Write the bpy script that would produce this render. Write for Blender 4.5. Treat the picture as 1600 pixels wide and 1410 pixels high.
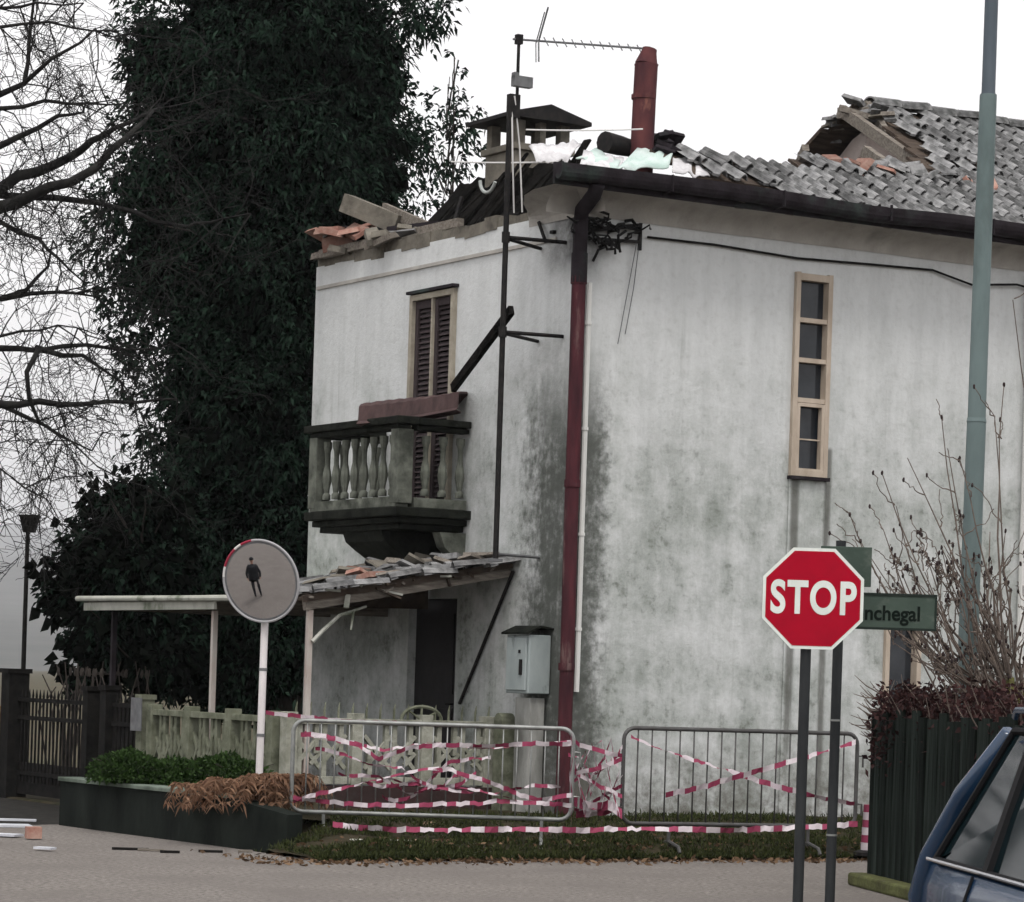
import bpy, bmesh, math, random
import numpy as np
from mathutils import Vector, Matrix, noise
R = math.radians
for _o in list(bpy.data.objects): bpy.data.objects.remove(_o)
scene = bpy.context.scene
COL = scene.collection
random.seed(7); rng = np.random.default_rng(7)

# ------------------------------------------------------------------ camera, sky, sun, exposure
EYE, F, ROLL, HOR = 1.5, 4700.0, 0.032, 1065.0        # eye height m, focal px (1600 wide), roll, horizon row
cam_d = bpy.data.cameras.new('camera'); cam = bpy.data.objects.new('camera', cam_d); COL.objects.link(cam)
cam.location = (0, 0, EYE); cam.rotation_euler = (R(90), -ROLL, 0)
cam_d.sensor_fit = 'HORIZONTAL'; cam_d.sensor_width = 36; cam_d.lens = F / 1600 * 36
cam_d.shift_y = (HOR - 705) / 1600; cam_d.clip_end = 14000; cam_d.clip_start = .1
scene.camera = cam

SUN_EL, SUN_AZ = R(60), R(178)
world = bpy.data.worlds.new('World'); scene.world = world; world.use_nodes = True
wn, wl = world.node_tree.nodes, world.node_tree.links
wn.clear()
sky = wn.new('ShaderNodeTexSky'); sky.sky_type = 'NISHITA'; sky.sun_disc = False
sky.sun_elevation = SUN_EL; sky.sun_rotation = SUN_AZ; sky.air_density = 2; sky.dust_density = 6
mulk = wn.new('ShaderNodeMix'); mulk.data_type = 'RGBA'; mulk.blend_type = 'MULTIPLY'; mulk.inputs[0].default_value = 1
mulk.inputs[7].default_value = (.10, .10, .10, 1)
cloud = wn.new('ShaderNodeMix'); cloud.data_type = 'RGBA'; cloud.inputs[0].default_value = .90   # closed cloud cover over the sky
cloud.inputs[7].default_value = (1.12, 1.10, 1.11, 1)
bg = wn.new('ShaderNodeBackground'); bg.inputs[1].default_value = 1.0
wo = wn.new('ShaderNodeOutputWorld')
wl.new(sky.outputs[0], mulk.inputs[6]); wl.new(mulk.outputs[2], cloud.inputs[6]); wl.new(cloud.outputs[2], bg.inputs[0]); wl.new(bg.outputs[0], wo.inputs[0])

sun_d = bpy.data.lights.new('sun', 'SUN'); sun_d.energy = 1.5; sun_d.angle = R(16); sun_d.color = (1, .97, .93)
sun = bpy.data.objects.new('sun', sun_d); COL.objects.link(sun)
sdir = Vector((math.sin(SUN_AZ) * math.cos(SUN_EL), math.cos(SUN_AZ) * math.cos(SUN_EL), math.sin(SUN_EL)))
sun.rotation_euler = sdir.to_track_quat('Z', 'Y').to_euler(); sun.location = (0, 0, 60)
scene.view_settings.view_transform = 'Standard'; scene.view_settings.look = 'None'
scene.view_settings.exposure = 0.30; scene.view_settings.gamma = 1.0; scene.view_settings.use_curve_mapping = False

scene.cycles.use_adaptive_sampling = True; scene.cycles.adaptive_threshold = .03
scene.cycles.max_bounces = 5; scene.cycles.diffuse_bounces = 3; scene.cycles.glossy_bounces = 3; scene.cycles.volume_bounces = 0
# ------------------------------------------------------------------ layout helpers
TH = R(31); CX, CY = 0.53, 28.5                        # house corner on the ground, angle of its street wall
D1 = Vector((math.cos(TH), math.sin(TH), 0)); D2 = Vector((-math.sin(TH), math.cos(TH), 0))
CR = Vector((CX, CY, 0))
def ray(u, v):
    dx, dy = u - 800, v - HOR; c, s = math.cos(ROLL), math.sin(ROLL)
    return (dx * c + dy * s) / F, (dx * s - dy * c) / F
def at(u, v, Y):
    a, b = ray(u, v); return Vector((a * Y, Y, EYE + b * Y))
def gnd(u, v, z=0.0):
    a, b = ray(u, v); Y = (z - EYE) / b; return Vector((a * Y, Y, z))
def loc(p):                                             # world -> house frame (x along street wall, y along side wall)
    q = Vector(p) - CR; return Vector((q.dot(D1), q.dot(D2), p[2]))
def wld(x, y, z=0.0): return CR + D1 * x + D2 * y + Vector((0, 0, z))
def onL(u, v, off=0.0):                                 # point on plane local x = -off
    a, b = ray(u, v); c0 = CR - D1 * off
    t = (c0.x - a * c0.y) / (a * D2.y - D2.x); Y = c0.y + D2.y * t
    return Vector((-off, t, EYE + b * Y))
def onR(u, v, off=0.0):                                 # point on plane local y = -off
    a, b = ray(u, v); c0 = CR - D2 * off
    t = (c0.x - a * c0.y) / (a * D1.y - D1.x); Y = c0.y + D1.y * t
    return Vector((t, -off, EYE + b * Y))

# ------------------------------------------------------------------ materials
MATS = {}
def mat(name, col, rough=.8, col2=None, scale=6.0, detail=6, stretch=(1, 1, 1), bump=0.0, bscale=None, metal=0.0, spec=.06,
        lo=.35, hi=.65, rnd=0.0, col3=None, scale3=1.5, lo3=.5, hi3=.7, coord='Object'):
    if name in MATS: return MATS[name]
    m = bpy.data.materials.new(name); m.use_nodes = True; MATS[name] = m
    n, l = m.node_tree.nodes, m.node_tree.links
    b = n['Principled BSDF']; b.inputs['Roughness'].default_value = rough; b.inputs['Metallic'].default_value = metal
    b.inputs['Specular IOR Level'].default_value = spec
    b.inputs['Base Color'].default_value = (*col, 1)
    tc = n.new('ShaderNodeTexCoord'); mp = n.new('ShaderNodeMapping'); mp.inputs['Scale'].default_value = stretch
    l.new(tc.outputs[coord], mp.inputs[0])
    out = None
    def tex(sc, lo_, hi_):
        t = n.new('ShaderNodeTexNoise'); t.inputs['Scale'].default_value = sc; t.inputs['Detail'].default_value = detail
        t.inputs['Roughness'].default_value = .62
        l.new(mp.outputs[0], t.inputs[0])
        r = n.new('ShaderNodeMapRange'); r.inputs[1].default_value = lo_; r.inputs[2].default_value = hi_
        l.new(t.outputs[0], r.inputs[0]); return r.outputs[0]
    def mix(fac, a, bcol):
        x = n.new('ShaderNodeMix'); x.data_type = 'RGBA'; l.new(fac, x.inputs[0])
        if isinstance(a, tuple): x.inputs[6].default_value = (*a, 1)
        else: l.new(a, x.inputs[6])
        x.inputs[7].default_value = (*bcol, 1); return x.outputs[2]
    if col2: out = mix(tex(scale, lo, hi), col, col2)
    if col3: out = mix(tex(scale3, lo3, hi3), out if out else col, col3)
    if rnd:
        oi = n.new('ShaderNodeObjectInfo'); mr = n.new('ShaderNodeMapRange')
        mr.inputs[3].default_value = 1 - rnd; mr.inputs[4].default_value = 1 + rnd
        l.new(oi.outputs['Random'], mr.inputs[0])
        x = n.new('ShaderNodeMix'); x.data_type = 'RGBA'; x.blend_type = 'MULTIPLY'; x.inputs[0].default_value = 1
        if out: l.new(out, x.inputs[6])
        else: x.inputs[6].default_value = (*col, 1)
        l.new(mr.outputs[0], x.inputs[7]); out = x.outputs[2]
    if out: l.new(out, b.inputs['Base Color'])
    if bump:
        t = n.new('ShaderNodeTexNoise'); t.inputs['Scale'].default_value = bscale or scale * 4; t.inputs['Detail'].default_value = 5
        l.new(mp.outputs[0], t.inputs[0])
        bp = n.new('ShaderNodeBump'); bp.inputs['Strength'].default_value = bump; bp.inputs['Distance'].default_value = .02
        l.new(t.outputs[0], bp.inputs['Height']); l.new(bp.outputs[0], b.inputs['Normal'])
    return m

def leaf_mat(name, c1, c2, trans=.25, rough=.6, spec=.08):
    if name in MATS: return MATS[name]
    m = bpy.data.materials.new(name); m.use_nodes = True; MATS[name] = m
    n, l = m.node_tree.nodes, m.node_tree.links
    b = n['Principled BSDF']; b.inputs['Roughness'].default_value = rough; b.inputs['Specular IOR Level'].default_value = spec
    g = n.new('ShaderNodeNewGeometry'); x = n.new('ShaderNodeMix'); x.data_type = 'RGBA'
    x.inputs[6].default_value = (*c1, 1); x.inputs[7].default_value = (*c2, 1)
    l.new(g.outputs['Random Per Island'], x.inputs[0]); l.new(x.outputs[2], b.inputs['Base Color'])
    t = n.new('ShaderNodeBsdfTranslucent'); l.new(x.outputs[2], t.inputs[0])
    if trans == 0: return m
    ms = n.new('ShaderNodeMixShader'); ms.inputs[0].default_value = trans
    l.new(b.outputs[0], ms.inputs[1]); l.new(t.outputs[0], ms.inputs[2]); l.new(ms.outputs[0], n['Material Output'].inputs[0])
    return m

# rendered house wall: grey-white plaster, algae and black mould that grow from the damp corner and the ground
def plaster_mat():
    m = bpy.data.materials.new('old_plaster'); m.use_nodes = True; MATS['old_plaster'] = m
    n, l = m.node_tree.nodes, m.node_tree.links
    b = n['Principled BSDF']; b.inputs['Roughness'].default_value = .9; b.inputs['Specular IOR Level'].default_value = .15
    tc = n.new('ShaderNodeTexCoord'); sx = n.new('ShaderNodeSeparateXYZ'); l.new(tc.outputs['Object'], sx.inputs[0])
    def mp(st):
        q = n.new('ShaderNodeMapping'); q.inputs['Scale'].default_value = st; l.new(tc.outputs['Object'], q.inputs[0]); return q.outputs[0]
    def nz(sc, st=(1, 1, 1), det=8, ro=.65):
        t = n.new('ShaderNodeTexNoise'); t.inputs['Scale'].default_value = sc; t.inputs['Detail'].default_value = det; t.inputs['Roughness'].default_value = ro
        l.new(mp(st), t.inputs[0]); return t.outputs[0]
    def mr(s, a, c, d=0., e=1., smooth=True):
        r = n.new('ShaderNodeMapRange'); r.interpolation_type = 'SMOOTHSTEP' if smooth else 'LINEAR'
        r.inputs[1].default_value = a; r.inputs[2].default_value = c; r.inputs[3].default_value = d; r.inputs[4].default_value = e
        l.new(s, r.inputs[0]); return r.outputs[0]
    def ma(op, a, c):
        q = n.new('ShaderNodeMath'); q.operation = op
        for i, v in enumerate((a, c)):
            if isinstance(v, (int, float)): q.inputs[i].default_value = v
            else: l.new(v, q.inputs[i])
        return q.outputs[0]
    def mix(f, a, c):
        x = n.new('ShaderNodeMix'); x.data_type = 'RGBA'; x.clamp_factor = True; l.new(f, x.inputs[0])
        if isinstance(a, tuple): x.inputs[6].default_value = (*a, 1)
        else: l.new(a, x.inputs[6])
        x.inputs[7].default_value = (*c, 1); return x.outputs[2]
    X, Y, Z = sx.outputs
    big, mid, fine = nz(.8, ro=.7), nz(2.3, det=10, ro=.75), nz(12, det=6)
    streak = nz(4.0, (1, 1, .10), 8, .7)
    d = ma('SQRT', ma('ADD', ma('MULTIPLY', ma('MULTIPLY', X, X), 5.5), ma('MULTIPLY', Y, Y)), 0)
    damp = mr(Z, 5.3, 2.6)
    col = mix(mr(streak, .35, .75), (.60, .615, .615), (.515, .53, .53))
    col = mix(ma('MULTIPLY', mr(fine, .45, .8), .5), col, (.40, .405, .40))
    algae = ma('MULTIPLY', mr(ma('ADD', ma('MULTIPLY', big, .6), ma('ADD', ma('ADD', ma('MULTIPLY', mid, .7), ma('MULTIPLY', streak, .2)), ma('MULTIPLY', damp, .06))), .62, 1.0), mr(Z, 5.9, 3.0))
    col = mix(ma('MULTIPLY', algae, .92), col, (.235, .26, .235))
    spots = ma('MULTIPLY', mr(ma('ADD', ma('MULTIPLY', mid, .6), ma('MULTIPLY', fine, .45)), .55, .66), ma('MULTIPLY', damp, mr(big, .36, .58)))
    col = mix(ma('MULTIPLY', spots, .7), col, (.13, .14, .122))
    near = mr(d, 1.75, .3)
    low = mr(Z, 5.0, 3.6)
    mould = mr(ma('ADD', ma('MULTIPLY', near, .55), ma('ADD', ma('MULTIPLY', mid, .55), ma('ADD', ma('MULTIPLY', fine, .45), ma('MULTIPLY', streak, .25)))), .86, 1.20)
    col = mix(ma('MULTIPLY', ma('MULTIPLY', mould, low), .9), col, (.055, .06, .052))
    soot = ma('MULTIPLY', mr(d, 1.1, .15), mr(Z, 5.2, 5.7))
    col = mix(ma('MULTIPLY', soot, mr(ma('ADD', ma('MULTIPLY', mid, .6), ma('MULTIPLY', near, .5)), .55, .9)), col, (.03, .03, .03))
    for ex in (onR(1239, 800).x, onR(1291, 800).x):
        e_ = ma('SUBTRACT', X, ex); drip = ma('MULTIPLY', mr(ma('MULTIPLY', e_, e_), .0045, .0002), ma('MULTIPLY', mr(Z, 3.95, 3.9), mr(ma('ADD', streak, ma('MULTIPLY', Z, .06)), .42, .66)))
        col = mix(ma('MULTIPLY', drip, .8), col, (.10, .10, .09))
    drips = ma('MULTIPLY', mr(nz(7.0, (1, 1, .05), 6, .6), .60, .72), mr(Z, 5.95, 5.0, .0, 1.0))
    col = mix(ma('MULTIPLY', drips, .25), col, (.20, .21, .19))
    foot = ma('MULTIPLY', mr(Z, 1.15, .25), mr(ma('ADD', ma('MULTIPLY', mid, .5), ma('MULTIPLY', fine, .5)), .36, .62))
    col = mix(ma('MULTIPLY', foot, .8), col, (.13, .12, .105))
    l.new(col, b.inputs['Base Color'])
    bp = n.new('ShaderNodeBump'); bp.inputs['Strength'].default_value = .35; bp.inputs['Distance'].default_value = .02
    l.new(nz(22, det=6), bp.inputs['Height']); l.new(bp.outputs[0], b.inputs['Normal'])
    return m

# ------------------------------------------------------------------ mesh helpers
class MB:
    def __init__(s): s.v = []; s.f = []; s.m = []
    def add(s, vs, fs, mi=0):
        o = len(s.v); s.v += [tuple(p) for p in vs]; s.f += [tuple(i + o for i in f) for f in fs]; s.m += [mi] * len(fs); return s
    def box(s, c, d, rot=None, mi=0, taper=None):
        hx, hy, hz = d[0] / 2, d[1] / 2, d[2] / 2; vs = []
        for z in (-hz, hz):
            k = taper if (taper and z > 0) else (1, 1)
            for x, y in ((-hx, -hy), (hx, -hy), (hx, hy), (-hx, hy)): vs.append(Vector((x * k[0], y * k[1], z)))
        if rot is not None:
            M = rot if isinstance(rot, Matrix) else Matrix.Rotation(rot, 3, 'Z')
            vs = [M @ v for v in vs]
        vs = [v + Vector(c) for v in vs]
        return s.add(vs, [(0, 3, 2, 1), (4, 5, 6, 7), (0, 1, 5, 4), (1, 2, 6, 5), (2, 3, 7, 6), (3, 0, 4, 7)], mi)
    def bar(s, a, b, w, h=None, up=(0, 0, 1), mi=0):
        a, b = Vector(a), Vector(b); h = h or w; d = (b - a); L = d.length; d.normalize()
        up = Vector(up)
        if abs(d.dot(up)) > .98: up = Vector((1, 0, 0))
        x = d.cross(up).normalized(); z = x.cross(d).normalized()
        M = Matrix((x, d, z)).transposed()
        return s.box((a + b) / 2, (w, L, h), M, mi)
    def tube(s, pts, r, n=8, mi=0, caps=True, flat=1.0):
        pts = [Vector(p) for p in pts]; k = len(pts); rs = r if isinstance(r, (list, tuple)) else [r] * k
        vs = []; fs = []; prev = None
        for i, p in enumerate(pts):
            d = (pts[min(i + 1, k - 1)] - pts[max(i - 1, 0)])
            if d.length < 1e-9: d = Vector((0, 0, 1))
            d.normalize()
            if prev is None:
                ref = Vector((0, 0, 1)) if abs(d.z) < .9 else Vector((1, 0, 0)); x = d.cross(ref).normalized()
            else:
                x = (prev - d * prev.dot(d)); x = x.normalized() if x.length > 1e-6 else d.orthogonal().normalized()
            prev = x; y = d.cross(x)
            for j in range(n):
                t = 2 * math.pi * j / n; vs.append(p + (x * math.cos(t) + y * math.sin(t) * flat) * rs[i])
        for i in range(k - 1):
            for j in range(n):
                a = i * n + j; b = i * n + (j + 1) % n; fs.append((a, b, b + n, a + n))
        if caps: fs += [tuple(reversed(range(n))), tuple(range((k - 1) * n, k * n))]
        return s.add(vs, fs, mi)
    def lathe(s, prof, c=(0, 0, 0), n=12, M=None, mi=0):
        vs = []; fs = []; k = len(prof)
        for (r, z) in prof:
            for j in range(n):
                t = 2 * math.pi * j / n; p = Vector((r * math.cos(t), r * math.sin(t), z)); p = M @ p if M else p
                vs.append(p + Vector(c))
        for i in range(k - 1):
            for j in range(n):
                a = i * n + j; b = i * n + (j + 1) % n; fs.append((a, b, b + n, a + n))
        fs += [tuple(reversed(range(n))), tuple(range((k - 1) * n, k * n))]
        return s.add(vs, fs, mi)
    def prism(s, poly, ext, mi=0):                      # closed polygon (3-D points) extruded by vector
        k = len(poly); e = Vector(ext); vs = [Vector(p) for p in poly] + [Vector(p) + e for p in poly]
        fs = [tuple(reversed(range(k))), tuple(range(k, 2 * k))] + [(i, (i + 1) % k, (i + 1) % k + k, i + k) for i in range(k)]
        return s.add(vs, fs, mi)
    def sheet(s, rows, mi=0):                           # grid of points
        h, w = len(rows), len(rows[0]); vs = [p for r_ in rows for p in r_]
        return s.add(vs, [(i * w + j, i * w + j + 1, (i + 1) * w + j + 1, (i + 1) * w + j) for i in range(h - 1) for j in range(w - 1)], mi)
    def blob(s, c, rx, ry, rz, seg=8, ring=5, jit=0.0, mi=0):
        vs = [(c[0], c[1], c[2] - rz)]; fs = []
        for i in range(1, ring):
            ph = math.pi * i / ring - math.pi / 2
            for j in range(seg):
                t = 2 * math.pi * j / seg; k = 1 + random.uniform(-jit, jit)
                vs.append((c[0] + rx * k * math.cos(ph) * math.cos(t), c[1] + ry * k * math.cos(ph) * math.sin(t), c[2] + rz * k * math.sin(ph)))
        vs.append((c[0], c[1], c[2] + rz)); top = len(vs) - 1
        for j in range(seg):
            fs.append((0, 1 + (j + 1) % seg, 1 + j)); o = 1 + (ring - 2) * seg; fs.append((o + j, o + (j + 1) % seg, top))
        for i in range(ring - 2):
            for j in range(seg):
                a = 1 + i * seg + j; b = 1 + i * seg + (j + 1) % seg; fs.append((a, b, b + seg, a + seg))
        return s.add(vs, fs, mi)
    def build(s, name, m, parent=None, smooth=False, bevel=0.0):
        me = bpy.data.meshes.new(name); me.from_pydata(s.v, [], s.f)
        for x in (m if isinstance(m, (list, tuple)) else [m]): me.materials.append(x)
        me.polygons.foreach_set('material_index', s.m)
        if smooth: me.polygons.foreach_set('use_smooth', [True] * len(s.f))
        me.update()
        bm = bmesh.new(); bm.from_mesh(me); bmesh.ops.recalc_face_normals(bm, faces=bm.faces); bm.to_mesh(me); bm.free()
        o = bpy.data.objects.new(name, me); COL.objects.link(o); o.parent = parent
        if bevel:
            b = o.modifiers.new('bevel', 'BEVEL'); b.width = bevel; b.segments = 2; b.limit_method = 'ANGLE'
        if smooth == 'auto':
            e = o.modifiers.new('split', 'EDGE_SPLIT'); e.split_angle = R(40)
        return o
def arr_mesh(name, V, quads, m, parent=None, tri=False):
    me = bpy.data.meshes.new(name); k = 3 if tri else 4
    me.vertices.add(len(V)); me.vertices.foreach_set('co', np.asarray(V, dtype=np.float32).ravel())
    q = np.asarray(quads, dtype=np.int32); me.loops.add(q.size); me.loops.foreach_set('vertex_index', q.ravel())
    me.polygons.add(len(q)); me.polygons.foreach_set('loop_start', np.arange(0, q.size, k, dtype=np.int32))
    me.polygons.foreach_set('loop_total', np.full(len(q), k, dtype=np.int32))
    me.materials.append(m); me.update(calc_edges=True); me.validate()
    o = bpy.data.objects.new(name, me); COL.objects.link(o); o.parent = parent; return o
def tag(o, label=None, cat=None, group=None, kind=None):
    if label: o['label'] = label
    if cat: o['category'] = cat
    if group: o['group'] = group
    if kind: o['kind'] = kind
    return o
def thing(name, label, cat, loc_=(0, 0, 0), rz=0.0, group=None):
    e = bpy.data.objects.new(name, None); COL.objects.link(e); e.location = loc_; e.rotation_euler = (0, 0, rz)
    e.empty_display_size = .2
    return tag(e, label, cat, group)
def share(o, parent, loc_=(0, 0, 0), rot=(0, 0, 0), sc=(1, 1, 1)):
    c = o.copy(); COL.objects.link(c); c.parent = parent; c.location = loc_; c.rotation_euler = rot; c.scale = sc; return c
def leaves(P, D, L, W, droop=.25):                      # numpy leaf quads (diamonds bent at the middle): points, directions, lengths, widths
    n = len(P); D = D / (np.linalg.norm(D, axis=1, keepdims=True) + 1e-9)
    A = rng.normal(size=(n, 3)); S = np.cross(D, A); S /= (np.linalg.norm(S, axis=1, keepdims=True) + 1e-9)
    L = np.broadcast_to(L, n)[:, None]; W = np.broadcast_to(W, n)[:, None]
    mid = P + D * L * .5; tip = P + D * L; tip[:, 2] -= (L[:, 0] * droop)
    V = np.stack([P, mid + S * W * .5, tip, mid - S * W * .5], 1).reshape(-1, 3)
    return V, np.arange(4 * n).reshape(-1, 4)
# ------------------------------------------------------------------ setting: ground, road, verge, hill
M_asph = mat('asphalt', (.10, .091, .084), .95, (.26, .238, .218), 24, 12, bump=.7, bscale=70, col3=(.15, .136, .126), scale3=.9, lo3=.4, hi3=.7, lo=.35, hi=.65)
M_field = mat('field_soil', (.055, .058, .034), .95, (.08, .062, .042), .15, 8, bump=.4)
M_verge = mat('verge_soil', (.02, .021, .011), .95, (.045, .036, .024), 3, 8, bump=.6)
M_hill = mat('wooded_hill', (.075, .08, .075), 1, (.10, .10, .095), .02, 8)
m = MB(); m.add([(-4000, -200, -.06), (4000, -200, -.06), (4000, 9000, -.06), (-4000, 9000, -.06)], [(0, 1, 2, 3)])
tag(m.build('ground', M_field), 'flat field soil around the house and road', None, None, 'structure')
m = MB()
pts = [wld(-60, -45), wld(60, -45), wld(60, -2.6), wld(-3.9, -2.6), wld(-4.0, 20), wld(-40, 20), wld(-40, -2.6), wld(-60, -2.6)]
m.add(pts, [(0, 1, 2, 3, 6, 7), (3, 4, 5, 6)])
tag(m.build('road', M_asph), 'grey patched asphalt of the junction', None, None, 'structure')
def sst(a, b, x):
    t = max(0, min(1, (x - a) / (b - a))); return t * t * (3 - 2 * t)
def gz(x, y):                                           # verge / garden height in the house frame
    if (y > 2.45 and x < -2.55) or (x < -3.66 and y > -1.62): return -.05
    if y > 4.2 and x < -.2: return .02
    h = .02 + .10 * sst(-2.6, -2.35, y) + .13 * sst(-2.3, -.6, y)
    if y < -1.2: h *= .25 + .75 * sst(-4.0, -3.2, x)
    return h
m = MB(); rows = []
ys = [-2.6 + .1 * i for i in range(27)] + [.4 + .6 * i for i in range(17)]
for y in ys:
    rows.append([wld(x, y + (.05 * noise.noise((x * 2.1, 0, 0)) if y < -2.5 else 0), gz(x, y) + .02 * noise.noise((x * 3, y * 3, 1)))
                 for x in [-3.95 + .12 * i for i in range(125)]])
m.sheet(rows)
tag(m.build('verge', M_verge, smooth=True), 'grassy verge between road and house', None, None, 'structure')
M_drive = mat('dark_drive', (.012, .012, .011), .9, (.03, .028, .025), 6, 8, bump=.6)  # near-black mottled colour for the whole drive sheet
m = MB(); m.add([wld(-5.6, 2.0, .004), wld(-4.12, 2.6, .004), wld(-2.45, 2.62, .004), wld(-2.45, 9.4, .004), wld(-5.8, 9.4, .004)], [(0, 1, 2, 3, 4)]); tag(m.build('driveway', M_drive), 'dark driveway before the iron gate', None, None, 'structure')
# far hillside that climbs into the mist, left of the tree
m = MB(); rows = []
for i in range(78):
    Y = 900 + i * 100
    rows.append([Vector((X, Y, -4 + ((Y - 900) ** 1.06) * .028 * (1 + .25 * noise.noise((X * .004, Y * .002, 3))) + 22 * noise.noise((X * .0021, Y * .0013, 5)) * min(1, i / 20)))
                 for X in [-3000 + 200 * j for j in range(31)]])
m.sheet(rows)
tag(m.build('hill', M_hill, smooth=True), 'misty wooded hillside far behind the street lamp', None, None, 'structure')

# ------------------------------------------------------------------ the house
HL, HD, HT = 9.6, 5.5, 6.0
M_pl = plaster_mat()
M_cove = mat('cove_plaster', (.43, .41, .38), .9, (.33, .315, .29), 4, 7, (1, 1, .6), bump=.3, col3=(.22, .22, .2), scale3=2.5, lo3=.56, hi3=.8)
M_gut = mat('gutter_brown', (.013, .010, .012), .7, (.028, .024, .028), 5, 6, bump=.3, col3=(.05, .075, .065), scale3=1.1, lo3=.55, hi3=.72)
M_pipe = mat('downpipe_red', (.085, .026, .032), .75, (.038, .016, .02), 7, 8, (1, 1, .18), bump=.3, col3=(.15, .10, .095), scale3=6, lo3=.58, hi3=.68)
M_pvc = mat('pvc_white', (.7, .7, .68), .5, (.55, .55, .53), 3, 5, (1, 1, .3))
M_tile = mat('old_roof_tile', (.25, .25, .25), .95, (.135, .135, .138), 9, 7, bump=.5, rnd=.4, col3=(.06, .062, .06), scale3=4.2, lo3=.52, hi3=.68)
M_deck = mat('roof_boards', (.045, .035, .03), .95, (.09, .07, .055), 4, 6, (1, 6, 1), bump=.4)
M_wood = mat('weathered_timber', (.25, .225, .195), .9, (.12, .105, .09), 5, 7, (1, 8, 8), bump=.4)
M_blackwood = mat('black_timber', (.006, .006, .006), 1, (.014, .013, .012), 6, 6, bump=.7, spec=0)
M_frame = mat('window_wood_pale', (.47, .40, .33), .7, (.36, .30, .24), 9, 5, (1, 1, .3))
M_glass = mat('dark_glass', (.012, .015, .02), .08, (.03, .034, .04), 2.2, 4, spec=.3)
M_curt = mat('curtain', (.32, .32, .33), .95, (.2, .2, .21), 6, 3, (6, 6, .3))
M_shut = mat('shutter_brown', (.06, .048, .05), .75, (.042, .034, .036), 10, 5, (1, 1, .3), bump=.15)
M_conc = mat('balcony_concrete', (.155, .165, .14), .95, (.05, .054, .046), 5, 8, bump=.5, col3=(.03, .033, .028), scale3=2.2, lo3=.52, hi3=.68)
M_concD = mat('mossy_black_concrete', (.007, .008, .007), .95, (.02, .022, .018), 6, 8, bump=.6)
M_mas = mat('chimney_render', (.20, .185, .155), .95, (.11, .10, .085), 4, 8, bump=.5, col3=(.05, .045, .04), scale3=2.4, lo3=.55, hi3=.7)
M_rust = mat('rust_red_flue', (.115, .042, .042), .8, (.05, .022, .027), 4, 7, (1, 1, .4), bump=.3, col3=(.26, .12, .09), scale3=6, lo3=.6, hi3=.75)
M_black = mat('black_iron', (.012, .012, .013), .6, (.025, .023, .022), 14, 4)
M_int = mat('dark_interior', (.02, .02, .02), .95)
M_pink = mat('bare_attic_plaster', (.56, .49, .455), .95, (.43, .35, .32), 3, 7, bump=.4, col3=(.16, .10, .085), scale3=2.6, lo3=.55, hi3=.66)
M_brick = mat('terracotta_broken', (.24, .115, .09), .9, (.33, .22, .18), 8, 6, bump=.4, rnd=.3)
M_mint = mat('mint_sheeting', (.42, .55, .50), .55, (.55, .62, .60), 5, 6, bump=.3)
M_white = mat('white_sheeting', (.66, .65, .66), .7, (.48, .47, .48), 6, 6, bump=.3)
M_cable = mat('black_cable', (.012, .012, .012), .6)

house = thing('house', 'grey-white rendered two-storey house with collapsed roof and mould-stained corner', 'house', (CX, CY, 0), TH)

def wall_with_holes(axis, length, z0, z1, holes, th=.34, start=0.0):
    """axis 'x': street wall in plane y=0 facing -y; axis 'y': side wall in plane x=0 facing -x"""
    mb = MB()
    def P(a, d, z): return (a, d, z) if axis == 'x' else (d, a, z)
    A = sorted({start, length, *[h[0] for h in holes], *[h[1] for h in holes]}); Zs = sorted({z0, z1, *[h[2] for h in holes], *[h[3] for h in holes]})
    for i in range(len(A) - 1):
        for k in range(len(Zs) - 1):
            ca, cz = (A[i] + A[i + 1]) / 2, (Zs[k] + Zs[k + 1]) / 2
            if any(h[0] < ca < h[1] and h[2] < cz < h[3] for h in holes): continue
            for d in (0, th):
                mb.add([P(A[i], d, Zs[k]), P(A[i + 1], d, Zs[k]), P(A[i + 1], d, Zs[k + 1]), P(A[i], d, Zs[k + 1])], [(0, 1, 2, 3)])
    for a0, a1, b0, b1 in list(holes) + [(start, length, z0, z1)]:
        for p, q in (((a0, b0), (a1, b0)), ((a1, b0), (a1, b1)), ((a1, b1), (a0, b1)), ((a0, b1), (a0, b0))):
            mb.add([P(p[0], 0, p[1]), P(q[0], 0, q[1]), P(q[0], th, q[1]), P(p[0], th, p[1])], [(0, 1, 2, 3)])
    return mb
# openings
SW = (onR(1243, 432).x, onR(1297, 438).x, onR(1265, 744).z, onR(1270, 432).z)          # slot window
DW = (onR(1381, 1030).x, onR(1434, 1030).x, .95, 2.25)                                  # ground-floor narrow window
BD = (onL(715, 456).y, onL(646, 465).y, 3.22, onL(680, 457).z)                          # balcony door
GD = (2.15, 3.15, .25, 2.32)                                                            # door under the porch
wall_with_holes('x', HL, 0, HT, [SW, DW]).build('wall', M_pl, house)['label'] = 'street wall with the tall slot window'
wall_with_holes('y', HD, 0, HT, [BD, GD], start=.3405).build('wall', M_pl, house)['label'] = 'side wall with balcony and porch'
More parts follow.
